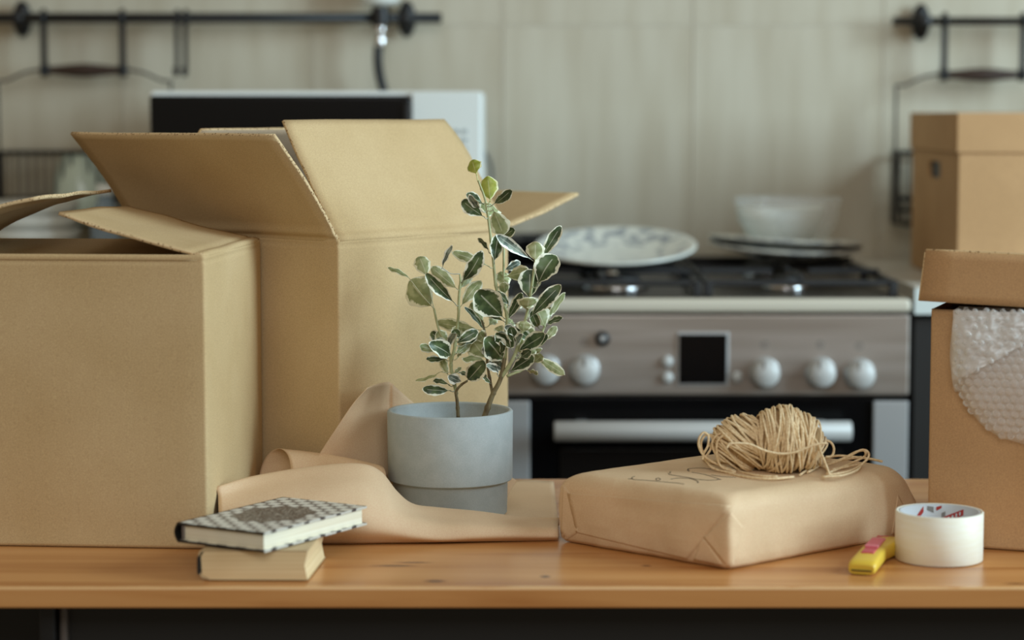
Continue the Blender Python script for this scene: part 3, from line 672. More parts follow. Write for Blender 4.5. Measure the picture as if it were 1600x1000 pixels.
while z > .83:
    a = a0+.003+(sp/2 if row % 2 else 0)
    while a < a1:
        if z > wz_low(a)+.002:
            # upper left fold is crumpled, the lower right shows regular bubbles
            dz_ = z-(.895+(a-.03)*.62)
            crump = dz_ > 0
            j = .0016 if crump else .0004
            p0 = wsurf(a, z, .0045 if crump else 0); n0 = (wsurf(a+.003, z)-wsurf(a-.003, z)).cross(wsurf(a, z+.003)-wsurf(a, z-.003))
            if n0.dot(nD) < 0: n0 = -n0
            if crump: n0 = n0.normalized()+Vector((rnd.uniform(-.9, .9), rnd.uniform(-.3, .3), rnd.uniform(-.9, .9)))
            else: n0 = n0.normalized()+Vector((rnd.uniform(-.15, .15), 0, rnd.uniform(-.15, .15)))
            for q_ in range(2 if crump else 1):
                dome(bm, p0+Vector((rnd.uniform(-j, j), rnd.uniform(-j, j), rnd.uniform(-j, j))), n0, sp*(.34 if crump else .44)*rnd.uniform(.9, 1.15), .0026)
        a += sp
    z -= sp*.86; row += 1
o = obj('bubbles', bm, M_bub, wr, smooth=True); o['kind'] = 'stuff'
def fnf(s, t):   # the crumpled layer folded over the upper left, ending in a slanting edge
    a = a0-.002+(a1-a0)*s; lo = max(wz_low(a)+.012, .897+(a-.03)*.60); lo = min(lo, zD-.004); z = zD+.001+(lo-zD)*t
    p = wsurf(a, z, .0065); q = p*150
    return p+nD*(.0030*noise.noise(q)+.0016*noise.noise(q*2.3))+Vector((0, 0, .0012*noise.noise(q+Vector((9, 1, 4)))))
bm = bmesh.new(); grid(bm, fnf, 90, 34); obj('folded_film', bm, M_bub2, wr)
# ================================================================== kraft paper
kp = thing('kraft_paper', 'sheet of brown kraft paper with curled edges under the grey pot', 'paper', (-.08, 2.35, ZT))
def col(pts): return [PY(*p) if p[2] > 0 else p for p in pts]
zp = ZT+.0018
def flatp(px, Y): p = PY(px, 800, Y); return Vector((p.x, Y, zp))
def tcol(px, mid, crest, back, endY):
    """front contact on the table, bulge points, crest, then down to the table and flat to endY"""
    fp = PY(px[0], px[1], px[2]); fp.z = zp-.0008
    c = [fp]+[PY(*m) for m in mid]+[PY(*crest)]
    X = PY(px[0], 800, 2.3).x
    bk = flatp(back[0], back[1]); c += [Vector((bk.x, bk.y-.022, zp+.012)), bk, Vector((bk.x, (bk.y+endY)/2, zp)), Vector((bk.x+.0, endY, zp))]
    return c
cols = [
 tcol((346, 858, 2.200), [(344, 832, 2.190), (342, 800, 2.198), (341, 776, 2.212)], (340, 762, 2.222), (372, 2.30), 2.335),
 tcol((400, 858, 2.200), [(400, 828, 2.186), (400, 790, 2.196), (400, 762, 2.225)], (400, 745, 2.250), (412, 2.325), 2.36),
 tcol((500, 858, 2.200), [(500, 825, 2.183), (500, 784, 2.192), (500, 748, 2.225)], (500, 730, 2.262), (505, 2.325), 2.345),
 tcol((560, 858, 2.200), [(560, 826, 2.184), (560, 786, 2.194), (560, 748, 2.228)], (562, 727, 2.268), (560, 2.32), 2.35),
 tcol((598, 858, 2.202), [(598, 830, 2.187), (598, 796, 2.198), (596, 762, 2.232)], (594, 738, 2.272), (594, 2.32), 2.38),
 tcol((622, 857, 2.203), [(622, 834, 2.190), (622, 806, 2.200), (621, 786, 2.232)], (620, 768, 2.272), (622, 2.315), 2.41),
 tcol((646, 857, 2.204), [(646, 838, 2.192), (646, 814, 2.202), (646, 800, 2.230)], (645, 787, 2.268), (646, 2.31), 2.43),
 tcol((690, 856, 2.206), [(690, 842, 2.196), (688, 822, 2.204), (686, 810, 2.228)], (684, 793, 2.266), (686, 2.305), 2.47),
 tcol((740, 855, 2.209), [(740, 840, 2.200), (740, 824, 2.206), (740, 813, 2.226)], (740, 799, 2.262), (740, 2.30), 2.50),
 tcol((800, 853, 2.214), [(800, 838, 2.205), (800, 825, 2.211), (800, 817, 2.228)], (800, 807, 2.260), (800, 2.295), 2.575),
 tcol((872, 851, 2.219), [(872, 838, 2.211), (872, 827, 2.217), (872, 821, 2.232)], (873, 814, 2.258), (873, 2.29), 2.565)]
bm = loft_bm(cols, 8, 7, .0016, 16)
for v in bm.verts: v.co.z = max(v.co.z, ZT+.0007)
o = obj('sheet', bm, M_kraft, kp, smooth=True); solid(o, .0005, 1)
def sheet(cols3, wob_=.001, name='fold'):
    bm = loft_bm([[PY(*p) for p in c] for c in cols3], 8, 6, wob_, 14)
    for v in bm.verts: v.co.z = max(v.co.z, ZT+.0022)
    o = obj(name, bm, M_kraft, kp, smooth=True); solid(o, .0005, 0); return o
arch = [
 [(403, 790, 2.392), (404, 752, 2.398), (409, 728, 2.400), (420, 709, 2.395), (434, 701, 2.380), (446, 706, 2.362), (453, 722, 2.348), (456, 760, 2.340), (456, 800, 2.338)],
 [(432, 785, 2.386), (436, 748, 2.390), (446, 722, 2.388), (460, 708, 2.378), (476, 705, 2.366), (490, 712, 2.352), (498, 730, 2.342), (500, 765, 2.335), (500, 800, 2.333)],
 [(500, 785, 2.360), (502, 755, 2.362), (508, 732, 2.360), (520, 717, 2.352), (534, 714, 2.344), (546, 722, 2.334), (552, 740, 2.326), (554, 765, 2.322), (554, 800, 2.320)],
 [(560, 790, 2.352), (562, 760, 2.353), (568, 742, 2.352), (580, 729, 2.346), (590, 726, 2.338), (600, 732, 2.328), (604, 748, 2.320), (604, 770, 2.316), (604, 800, 2.314)]]
sheet(arch, .0008)
tall = [
 [(478, 745, 2.350), (500, 708, 2.350), (526, 668, 2.348), (552, 630, 2.346), (574, 606, 2.346)],
 [(520, 745, 2.356), (536, 710, 2.357), (552, 670, 2.358), (570, 630, 2.360), (586, 601, 2.362)],
 [(568, 745, 2.372), (574, 710, 2.375), (580, 670, 2.378), (590, 630, 2.382), (599, 598, 2.382)],
 [(600, 745, 2.388), (602, 710, 2.392), (604, 670, 2.396), (607, 630, 2.400), (608, 597, 2.398)],
 [(613, 745, 2.398), (613, 710, 2.400), (613.5, 670, 2.400), (614, 630, 2.400), (613, 600, 2.400)]]
sheet(tall, .0006)
sheet([[(613, 745, 2.4005), (613, 700, 2.4005), (613.5, 650, 2.4005), (613, 600, 2.4005)], [(630, 745, 2.410), (630, 705, 2.410), (631, 655, 2.410), (632, 617, 2.410)], [(664, 745, 2.440), (664, 715, 2.440), (666, 670, 2.440), (668, 648, 2.440)], [(690, 760, 2.455), (690, 735, 2.455), (692, 700, 2.455), (694, 672, 2.455)]], .0004)
sheet([[(770, 776, 2.455), (772, 764, 2.452), (776, 750, 2.452)], [(786, 777, 2.445), (789, 762, 2.44), (795, 745, 2.445)], [(793, 776, 2.44), (800, 762, 2.45), (808, 751, 2.47)]], .0004)
# ================================================================== pot
PX, PYY = PY(703.5, 740, 2.36).x, 2.36; zP = ZT+.0035
pp = thing('flower_pot', 'light grey round flower pot with a stepped base, standing on kraft paper', 'pot', (PX, PYY, zP))
hp_ = .1105
prof = [(0, zP), (.0590, zP), (.0605, zP+.0015), (.0612, zP+.036), (.0622, zP+.0366), (.0655, zP+.0368), (.0662, zP+.038), (.0668, zP+hp_-.0015), (.0655, zP+hp_), (.0625, zP+hp_), (.0612, zP+hp_-.002), (.0600, zP+hp_-.03), (0, zP+hp_-.031)]
b_ = bmesh.new(); lathe(b_, prof, (PX, PYY, 0), 96); obj('pot_body', b_, M_pot, pp)
b_ = bmesh.new(); lathe(b_, [(0, zP+hp_-.026), (.03, zP+hp_-.025), (.0595, zP+hp_-.028), (.0595, zP+hp_-.031), (0, zP+hp_-.031)], (PX, PYY, 0), 40)
for v in b_.verts: v.co.z += .0015*noise.noise(v.co*160)
obj('soil', b_, M_soil, pp)
# ================================================================== plant
def leaf_mat(name, c1, c2, cm, m0):
    m = bpy.data.materials.new(name); m.use_nodes = True; t = m.node_tree; n = t.nodes; L = t.links; bs = n['Principled BSDF']
    bs.inputs['Roughness'].default_value = .42; bs.inputs['Specular IOR Level'].default_value = .45
    uv = n.new('ShaderNodeUVMap'); se = n.new('ShaderNodeSeparateXYZ'); L.new(uv.outputs[0], se.inputs[0])
    tc = n.new('ShaderNodeTexCoord'); nz = n.new('ShaderNodeTexNoise'); nz.inputs['Scale'].default_value = 190; nz.inputs['Detail'].default_value = 2.5; L.new(tc.outputs['Object'], nz.inputs[0])
    # u: 0 at midrib, 1 at margin
    a = n.new('ShaderNodeMath'); a.operation = 'MULTIPLY_ADD'; L.new(nz.outputs[0], a.inputs[0]); a.inputs[1].default_value = .62; L.new(se.outputs[0], a.inputs[2])
    rp = n.new('ShaderNodeValToRGB'); rp.color_ramp.elements[0].position = m0; rp.color_ramp.elements[1].position = m0+.05; L.new(a.outputs[0], rp.inputs[0])
    sc = n.new('ShaderNodeMath'); sc.operation = 'MULTIPLY'; L.new(a.outputs[0], sc.inputs[0]); sc.inputs[1].default_value = .62
    L.new(sc.outputs[0], rp.inputs[0]); 
    n2 = n.new('ShaderNodeTexNoise'); n2.inputs['Scale'].default_value = 90; L.new(tc.outputs['Object'], n2.inputs[0])
    g = n.new('ShaderNodeValToRGB'); g.color_ramp.elements[0].position = .42; g.color_ramp.elements[1].position = .6; g.color_ramp.elements[0].color = c1; g.color_ramp.elements[1].color = c2; L.new(n2.outputs[0], g.inputs[0])
    # pale midrib
    rb = n.new('ShaderNodeMapRange'); rb.inputs[1].default_value = .02; rb.inputs[2].default_value = .07; rb.inputs[3].default_value = .45; rb.inputs[4].default_value = 0; L.new(se.outputs[0], rb.inputs[0])
    mx0 = n.new('ShaderNodeMix'); mx0.data_type = 'RGBA'; L.new(rb.outputs[0], mx0.inputs[0]); L.new(g.outputs[0], mx0.inputs[6]); mx0.inputs[7].default_value = cm
    mx = n.new('ShaderNodeMix'); mx.data_type = 'RGBA'; L.new(rp.outputs[0], mx.inputs[0]); L.new(mx0.outputs[2], mx.inputs[6]); mx.inputs[7].default_value = cm
    L.new(mx.outputs[2], bs.inputs['Base Color']); return m
ML = {'D': leaf_mat('leaf_dark', srgb(56, 74, 44), srgb(92, 110, 70), srgb(240, 240, 218), .63),
      'L': leaf_mat('leaf_pale', srgb(138, 148, 100), srgb(172, 178, 132), srgb(236, 236, 208), .62),
      'G': leaf_mat('leaf_greyed', srgb(84, 98, 88), srgb(150, 162, 146), srgb(242, 244, 230), .56),
      'Y': leaf_mat('leaf_fresh', srgb(150, 160, 62), srgb(176, 180, 84), srgb(226, 224, 176), .68)}
M_stem = M('green_stem', srgb(186, 192, 148), .6, col2=srgb(160, 164, 116), scale=(90, 90, 60))
M_bark = M('brown_stem', srgb(134, 122, 86), .7, col2=srgb(98, 82, 56), scale=(160, 160, 60))
rnd = random.Random(11)
pl = thing('variegated_plant', 'variegated green and white leafy shrub growing in the grey pot', 'plant', (PX, PYY, zP+hp_-.026))
K = lambda x, y: (600+x/2.5, 240+y/2.5)
stems = [  # crop coordinates, depth start/end, radii
 ([(290, 1030), (286, 970), (282, 930), (300, 905), (325, 888)], 2.352, 2.335, 1.9, 1.1, 1),
 ([(284, 940), (268, 870), (262, 820), (275, 760), (290, 640), (292, 570), (298, 500)], 2.352, 2.345, 1.8, 1.2, 0),
 ([(262, 820), (250, 760), (215, 690), (195, 605)], 2.349, 2.36, 1.3, 1.1, 0),
 ([(390, 1035), (415, 965), (430, 930), (455, 880), (472, 800)], 2.350, 2.350, 2.9, 2.0, 1),
 ([(472, 800), (478, 700), (478, 620), (440, 530), (425, 400), (408, 260), (395, 180), (368, 105)], 2.350, 2.352, 1.9, 1.0, 0),
 ([(455, 880), (505, 800), (535, 710), (562, 610), (580, 500), (592, 415)], 2.350, 2.335, 2.0, 1.2, 0),
 ([(480, 870), (560, 830), (600, 750), (625, 680), (640, 620)], 2.350, 2.375, 1.5, 1.0, 0),
 ([(424, 940), (405, 830), (400, 740), (385, 660), (362, 600)], 2.352, 2.375, 1.5, 1.0, 1),
 ([(478, 620), (468, 520), (468, 370), (470, 310)], 2.352, 2.38, 1.2, 1.0, 0),
 ([(298, 500), (296, 470)], 2.345, 2.345, 1.0, .8, 0)]
SPT = []
for pts, ya, yb_, ra, rb, kind in stems:
    pp_ = crom([PY(*K(x, y), ya+(yb_-ya)*i/(len(pts)-1)) for i, (x, y) in enumerate(pts)], 7)
    SPT += [p for p in pp_]
    b_ = bmesh.new(); n = len(pp_)
    rr = [(ra+(rb-ra)*i/(n-1))*.00105*(1+.25*(1 if i % 9 == 4 else 0)) for i in range(n)]
    tube(b_, pp_, rr, 8); obj('stem', b_, M_bark if kind else M_stem, pl)
def stem_y(p3):
    best = min(SPT, key=lambda q: (q.x-p3.x)**2+(q.z-p3.z)**2); return best.y, ((best.x-p3.x)**2+(best.z-p3.z)**2)**.5, best
LEAVES = [
 (362,84,345,28,50,'Y'),(415,190,405,92,60,'Y'),(395,250,308,185,50,'D'),(390,200,325,158,34,'D'),(378,222,335,163,24,'G'),(425,200,496,143,34,'D'),(405,252,412,198,82,'L'),(424,214,465,314,66,'L'),
 (430,432,448,318,46,'D'),(462,325,508,296,34,'D'),(584,420,443,320,36,'G'),(590,425,592,347,62,'L'),(606,420,688,288,40,'D'),(598,520,668,402,82,'D'),(566,575,570,456,74,'D'),(470,482,562,460,52,'L'),
 (478,535,458,462,50,'L'),(468,456,530,424,32,'G'),(566,645,686,518,48,'D'),(476,660,536,550,34,'D'),(474,648,366,540,96,'D'),(478,662,356,596,28,'D'),(636,662,706,548,24,'L'),(632,684,596,602,72,'L'),
 (632,674,697,645,20,'D'),(556,612,566,566,66,'L'),(292,535,188,446,48,'L'),(280,588,168,472,42,'D'),(172,492,138,405,56,'L'),(196,608,104,500,108,'L'),(108,494,18,448,16,'L'),(224,452,266,362,18,'G'),
 (300,505,380,386,50,'D'),(298,530,340,461,34,'L'),(296,602,376,502,46,'L'),(414,442,272,388,36,'L'),(412,388,370,332,16,'D'),(263,793,180,742,56,'D'),(388,692,212,660,44,'L'),(276,745,364,694,38,'D'),
 (272,790,336,735,38,'L'),(254,740,208,698,46,'L'),(272,734,292,680,42,'L'),(214,772,142,752,28,'L'),(244,802,168,804,22,'D'),(254,872,224,798,28,'L'),(228,850,125,886,13,'L'),(262,926,154,920,36,'D'),
 (258,906,194,888,20,'D'),(302,890,252,868,36,'G'),(322,890,392,812,60,'D'),(402,802,342,724,66,'L'),(466,812,396,722,82,'D'),(472,848,416,806,56,'G'),(402,812,308,804,24,'L'),(500,765,440,702,42,'D'),
 (512,744,494,678,40,'D'),(518,775,626,708,52,'D'),(508,802,614,765,22,'L'),(486,855,582,792,46,'D'),(588,788,702,862,36,'L'),(556,846,598,862,14,'L'),(544,702,548,656,52,'L'),(392,664,344,584,40,'L'),
 (396,694,318,602,18,'D'),(408,674,436,642,32,'L'),(444,862,398,828,22,'G'),(592,724,558,690,42,'L'),(462,700,444,676,34,'L'),(300,722,270,690,34,'D'),(510,660,545,690,26,'D'),(470,760,500,720,48,'D'),
 (420,900,388,862,16,'D'),(530,800,570,770,34,'D'),(268,860,300,838,14,'L'),(286,800,300,780,12,'L'),(520,720,575,672,40,'L'),(470,690,500,650,40,'L'),(400,740,372,700,42,'L'),(580,560,560,600,30,'L'),
 (330,880,300,855,26,'D'),(640,640,655,600,30,'L'),(478,700,510,690,36,'D')]
def leaf(x0, y0, x1, y1, w, ty, i):
    q = PY(*K(x0, y0), 2.35); sy, sd, sb = stem_y(q)
    Yb = sy+rnd.uniform(-.006, .006); Yt = Yb+rnd.uniform(-.022, .022)+(-.012 if ty in 'DG' else .006)
    b3 = PY(*K(x0, y0), Yb); t3 = PY(*K(x1, y1), Yt); ln = (t3-b3); Lg = ln.length; d = ln/Lg
    view = (EYE-(b3+t3)/2).normalized(); nn = (view-d*view.dot(d)).normalized(); s = d.cross(nn).normalized()
    W2 = w/2.5/F*2.35/2*1.16; t3 = t3+(t3-b3)*.05; ln = t3-b3; Lg = ln.length; d = ln/Lg
    tw_ = rnd.uniform(-.35, .35) if w > 26 else rnd.uniform(.5, .9)*rnd.choice((-1, 1))
    cs, sn = math.cos(tw_), math.sin(tw_)
    s, nn = s*cs+nn*sn, nn*cs-s*sn
    W2 = W2/max(.5, cs); cup = rnd.uniform(.1, .4)*(1 if ty in 'DG' else -1); arc = rnd.uniform(-.10, .16)*Lg
    NU, NV = 22, 8; bm = bmesh.new(); uvl = bm.loops.layers.uv.new('uv'); V = []
    ph = rnd.uniform(0, 6)
    for a in range(NU+1):
        t = .5-.5*math.cos(math.pi*a/NU); sh = (math.sin(math.pi*min(1, (t*1.0)**.82))**.72)*(1 if t < .999 else 0) if 0 < t else 0
        pet = .13; tt = max(0, (t-pet)/(1-pet)); wd = W2*1.03*((1-(2*tt**1.32-1)**2)**.68 if 0 < tt < 1 else 0)+.00045*(1-t*.9)
        rowv = []
        for b in range(-NV//2, NV//2+1):
            e = b/(NV/2); rag = 1+.05*math.sin(t*23+ph+e)*abs(e)
            p = b3+d*(Lg*t)+s*(wd*e*rag)+nn*(cup*wd*e*e+arc*math.sin(math.pi*t)+.0009*math.sin(t*17+ph)*abs(e))
            rowv.append((bm.verts.new(p), abs(e), t))
        V.append(rowv)
    for a in range(NU):
        for b in range(NV):
            fs = [V[a][b], V[a+1][b], V[a+1][b+1], V[a][b+1]]; f = bm.faces.new([q[0] for q in fs]); f.smooth = True
            for lp_, q in zip(f.loops, fs):
                eu = q[1]; tt = q[2]; eu = max(eu, (tt-.86)/.14*.95 if tt > .86 else 0); lp_[uvl].uv = (eu, tt)
    if sd > .003:   # a short twig joins leaves that start away from a stem
        mid = (b3+sb)/2+Vector((0, 0, -.002)); tube(bm, crom([sb, mid, b3+d*.002], 4), .0005, 6)
    o = obj('leaf', bm, ML[ty], pl)
    o['_u'] = i
    return o
r2 = random.Random(23)
for (cx_, cy_, sx_, sy_, n_) in ((530, 770, 60, 55, 9), (280, 745, 45, 35, 5), (440, 770, 45, 50, 5), (600, 690, 35, 50, 4), (500, 560, 40, 60, 3)):
    for _ in range(n_):
        x_, y_ = cx_+r2.uniform(-sx_, sx_), cy_+r2.uniform(-sy_, sy_); a_ = r2.uniform(-2.6, -.5); l_ = r2.uniform(45, 75)
        LEAVES.append((x_, y_, x_+l_*math.cos(a_), y_+l_*math.sin(a_), r2.uniform(22, 44), r2.choice('DDLLG')))
for i, l in enumerate(LEAVES): leaf(*l, i)
for o in pl.children:
    if '_u' in o: del o['_u']
# ================================================================== parcel
HP = .0695
PN, PL, PR = Vector((.203, 2.07)), Vector((.0455, 2.2137)), Vector((.4225, 2.2546)); PB = Vector((.2535, 2.390))
pc = thing('parcel', 'flat parcel wrapped in brown paper with handwriting on top', 'parcel', ((PN+PB)/2).to_3d()[:2]+(ZT,))
quad = [PN, PR, PB, PL]; cen = (PN+PB)/2
def perim(k, s):
    return quad[k].lerp(quad[(k+1) % 4], s)
rc = .007
def loop_at(d_in, rc):
    nn_ = []
    for k in range(4):
        d = (quad[(k+1) % 4]-quad[k]).normalized(); nn_.append(Vector((-d.y, d.x)))
    Q_ = []
    for k in range(4):   # corner k lies between side k-1 and side k: intersect the two inset lines
        n1, n2 = nn_[k-1], nn_[k]; det = n1.x*n2.y-n1.y*n2.x
        c1, c2 = n1.dot(quad[k])+d_in, n2.dot(quad[k])+d_in
        Q_.append(Vector(((c1*n2.y-c2*n1.y)/det, (n1.x*c2-n2.x*c1)/det)))
    out = []
    for k in range(4):
        a, b2 = Q_[k], Q_[(k+1) % 4]; L_ = (b2-a).length; d = (b2-a)/L_; dp = (a-Q_[k-1]).normalized()
        for i in range(5):
            t = i/5; out.append(((1-t)**2*(a-dp*rc)+2*t*(1-t)*a+t*t*(a+d*rc), (nn_[k-1]*(1-t)+nn_[k]*t).normalized()))
        for i in range(44): out.append((a+d*(rc+(L_-2*rc)*i/44), nn_[k]))
    return out
bm = bmesh.new(); rings = []
prof = [(0, .004), (.004, .001), (.012, 0), (.022, -.0006), (.034, -.0008), (.045, 0)]
rtop = .0195
for k in range(1, 9):
    a = k/8*math.pi/2; prof.append((HP-rtop+rtop*math.sin(a), rtop*(1-math.cos(a))))
nL = len(loop_at(0, rc))
for zi, ins in prof:
    rg = []
    for q, nrm in loop_at(ins, rc+ins*.45 if zi > .03 else rc):
        ec = .030*(zi/HP)**1.3*math.exp(-(q-PR).length/.035); q = q+(cen-PR).normalized()*ec
        v = Vector((q.x, q.y, ZT+.001+zi))
        v += Vector((nrm.x, nrm.y, 0))*(.0020*noise.noise(v*24)+.0009*noise.noise(v*70))
        rg.append(bm.verts.new(v))
    rings.append(rg)
cc = cen.to_3d()
for j in range(1, 15):
    f = j/15; rg = []
    for i in range(nL):
        b0 = rings[len(prof)-1][i].co; v = b0.lerp(Vector((cc.x, cc.y, b0.z)), f); v.z = ZT+.001+HP+.0025*math.sin(f*math.pi/2)+min(1, f*2.2)*.0010*noise.noise(v*22)
        rg.append(bm.verts.new(v))
    rings.append(rg)
for a, b2 in zip(rings, rings[1:]):
    for i in range(nL): bm.faces.new((a[i], a[(i+1) % nL], b2[(i+1) % nL], b2[i])).smooth = True
bm.faces.new(rings[-1]).smooth = True; bm.faces.new(rings[0][::-1])
bvh = BVHTree.FromBMesh(bm)
obj('wrapping', bm, M_kraft2, pc)
def hit(px, py, off=.0):
    d = rdir(px, py).normalized(); h = bvh.ray_cast(EYE, d)
    if h[0] is None: return None
    n = h[1] if h[1].dot(d) < 0 else -h[1]
    return h[0]+n*off
def decal(name, poly, off, mat, n=16, lift=None):
    """a folded layer of paper: a four-sided pixel outline laid on the parcel surface"""
    bm = bmesh.new(); ok = True; V = []
    for i in range(n+1):
        r_ = []
        for j in range(n+1):
            s, t = i/n, j/n
            a = Vector(poly[0]).lerp(Vector(poly[1]), s); b2 = Vector(poly[3]).lerp(Vector(poly[2]), s); q = a.lerp(b2, t)
            o_ = off*(1 if lift is None else lift(s, t)); p = hit(q.x, q.y, o_)
            r_.append(bm.verts.new(p) if p is not None else None)
        V.append(r_)
    for i in range(n):
        for j in range(n):
            f = [V[i][j], V[i+1][j], V[i+1][j+1], V[i][j+1]]
            if all(f): bm.faces.new(f).smooth = True
    o = obj(name, bm, mat, pc, smooth=True); solid(o, .0007, 0); return o
# end flap over the near left face, its slanted edges, and the corner tucks
decal('wrap_flap', [(886, 770), (1142, 790), (1074, 874), (900, 832)], .0034, M_kraft2, 30, lambda s, t: (-.7+1.7*min(1, t*4)*min(1, .25+s*4))*(1+.5*max(0, s*2-1)))
decal('wrap_flap', [(1142, 800), (1160, 822), (1143, 894), (1099, 840)], .0014, M_kraft2, 16, lambda s, t: 1-1.5*s*(1-t))
decal('wrap_flap', [(1096, 842), (1100, 842), (1139, 896), (1080, 884)], .0018, M_kraft2, 10)
decal('wrap_flap', [(880, 756), (892, 772), (904, 832), (876, 850)], .0016, M_kraft2, 12, lambda s, t: -.5+1.5*min(1, t*2))
decal('wrap_flap', [(1403, 772), (1412, 790), (1414, 838), (1392, 842)], .0020, M_kraft2, 12, lambda s, t: 1-1.4*s)
# handwriting
K7 = lambda x, y: (960+x/7.273, 690+y/7.273)
strokes = [[(158,425),(195,424),(205,418)],[(232,398),(212,402),(196,416),(205,428),(240,434),(330,440),(420,446),(520,456),(640,466),(720,474),(790,484)],
 [(500,414),(478,420),(472,432),(490,442),(515,436),(522,424),(500,416)],
 [(645,340),(628,350),(640,362)],[(612,362),(630,376),(660,382),(720,392),(800,404),(860,414),(920,428),(1000,436),(1080,440),(1150,438),(1190,430)],
 [(640,428),(720,416),(800,418),(860,422),(905,434),(945,452),(955,466),(935,468)],[(862,308),(838,312),(832,328),(850,340)],
 [(880,350),(960,362),(1030,376),(1100,396),(1160,416),(1212,434)],[(862,308),(940,302),(1020,304),(1100,312)],[(1100,380),(1200,396),(1300,404),(1380,408)],[(838,320),(852,330)]]
bm = bmesh.new()
for s_ in strokes:
    p_ = [hit(*K7(x, y), .0003) for x, y in s_]; p_ = [p for p in p_ if p is not None]
    if len(p_) > 1: tube(bm, crom(p_, 5), .00042, 5)
obj('handwriting', bm, M_ink, pc)
# ================================================================== twine
zTw = ZT+.001+HP+.002
tw_ = thing('twine_ball', 'loosely wound ball of natural jute twine lying on the wrapped parcel', 'twine', (PY(1205, 748, 2.19).x, 2.2, zTw))
rt = .00125; rnd = random.Random(5); bm = bmesh.new()
lobes = [(PY(1168, 712, 2.215), (.036, .030, .0275), 34, (34, 56)), (PY(1226, 706, 2.205), (.0385, .034, .0325), 52, (-13, 15)), (PY(1262, 718, 2.215), (.020, .024, .0225), 16, (-50, 10)), (PY(1195, 712, 2.225), (.05, .028, .024), 16, (60, 110))]
for c, ax_, n, (lo, hi) in lobes:
    zmin = zTw+ax_[2]
    if c.z < zmin: c.z = zmin
    for i in range(n):
        an = R(rnd.uniform(lo, hi)); n1 = Vector((math.cos(an), rnd.uniform(-.13, .13), math.sin(an))).normalized()
        e1 = n1.cross(Vector((0, 1, 0))).normalized(); e2 = n1.cross(e1); off = rnd.uniform(-.75, .75); ly = rnd.uniform(.93, 1.05); ph = rnd.uniform(0, 6); pts = []
        sp_ = math.sqrt(1-off*off)
        for k in range(36):
            a = 2*math.pi*k/36; v = e1*math.cos(a)*sp_+e2*math.sin(a)*sp_+n1*(off+.03*math.sin(2*a+ph))
            v = v.normalized()*ly*(1+.02*math.sin(3*a+ph)); p = c+Vector((v.x*ax_[0], v.y*ax_[1], v.z*ax_[2])); p.z = max(p.z, zTw+rt); pts.append(p)
        tube(bm, pts, rt*rnd.uniform(.85, 1.1), 6, closed=True)
def Q(px, py, lay=False, Yd=2.185):
    p = PZ(px, py, zTw+rt)
    if lay or p.y < Yd: return p
    return PY(px, py, Yd)
def strand(pts, lay=False, Yd=2.185, r_=rt): tube(bm, crom([Q(*p, lay, Yd) for p in pts], 7), r_, 6)
strand([(1135, 700), (1142, 693), (1170, 694), (1195, 704), (1220, 709), (1245, 706), (1270, 696), (1292, 692)], Yd=2.165)
strand([(1150, 736), (1120, 725), (1100, 712), (1092, 697), (1093, 684), (1100, 676), (1107, 682), (1106, 697), (1100, 708), (1098, 718)], Yd=2.20)
strand([(1148, 728), (1124, 716), (1114, 700), (1114, 688), (1124, 678), (1140, 677), (1150, 680)], Yd=2.20)
strand([(1146, 740), (1112, 730), (1098, 706), (1096, 690), (1104, 679), (1113, 685), (1110, 702), (1102, 714)], Yd=2.205)
strand([(1150, 738), (1126, 728), (1120, 706), (1122, 688), (1134, 679), (1150, 676)], Yd=2.195)
strand([(1155, 722), (1134, 712), (1127, 697), (1134, 685), (1146, 684)], Yd=2.2)
strand([(1098, 716), (1112, 728), (1135, 738), (1165, 745), (1205, 748), (1240, 745)], lay=True)
strand([(1104, 722), (1125, 726), (1150, 735), (1185, 743), (1215, 745)], lay=True)
strand([(1110, 720), (1140, 724), (1170, 735)], lay=True)
strand([(1180, 672), (1195, 660), (1215, 652), (1235, 651), (1252, 660), (1262, 668)], Yd=2.205, r_=.0007)
strand([(1278, 690), (1288, 688), (1298, 691), (1303, 701), (1300, 712), (1290, 714)], Yd=2.21)
strand([(1292, 740), (1316, 730), (1338, 720), (1352, 712), (1350, 704), (1338, 706), (1318, 716), (1296, 724)], Yd=2.245)
strand([(1264, 680), (1276, 690), (1284, 710), (1292, 730), (1296, 742)], Yd=2.18)
strand([(1292, 742), (1320, 738), (1340, 730), (1356, 716), (1356, 706), (1346, 703), (1328, 712), (1305, 722), (1285, 728)], Yd=2.235)
strand([(1285, 745), (1315, 743), (1338, 735), (1344, 726), (1320, 730), (1300, 734)], lay=True)
strand([(1288, 716), (1310, 712), (1335, 714), (1360, 717), (1378, 721)], lay=True)
strand([(1262, 738), (1290, 724), (1320, 718), (1346, 714)], lay=True)
strand([(1250, 742), (1272, 728), (1290, 732), (1296, 744)], lay=True)
for i in range(160):   # stray fibres
    a = rnd.uniform(0, 6.28); px = 1210+rnd.uniform(-105, 125); py = 705+rnd.uniform(-38, 34)
    p = Q(px, py, Yd=2.19); d = Vector((rnd.uniform(-1, 1), rnd.uniform(-.3, .3), rnd.uniform(-.2, 1)))*.004
    if abs(px-1205) < 75: tube(bm, [p, p+d*.6+Vector((0, 0, .0006)), p+d], .00010, 3)
o = obj('strands', bm, M_twine, tw_); o['kind'] = 'stuff'
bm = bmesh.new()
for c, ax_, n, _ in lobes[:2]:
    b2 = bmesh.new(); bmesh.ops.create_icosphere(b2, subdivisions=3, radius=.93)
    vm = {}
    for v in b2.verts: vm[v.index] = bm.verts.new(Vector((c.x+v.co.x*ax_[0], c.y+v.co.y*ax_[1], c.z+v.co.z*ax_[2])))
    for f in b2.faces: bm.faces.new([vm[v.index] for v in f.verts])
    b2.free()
obj('inner_windings', bm, M_twcore, tw_, smooth=True)
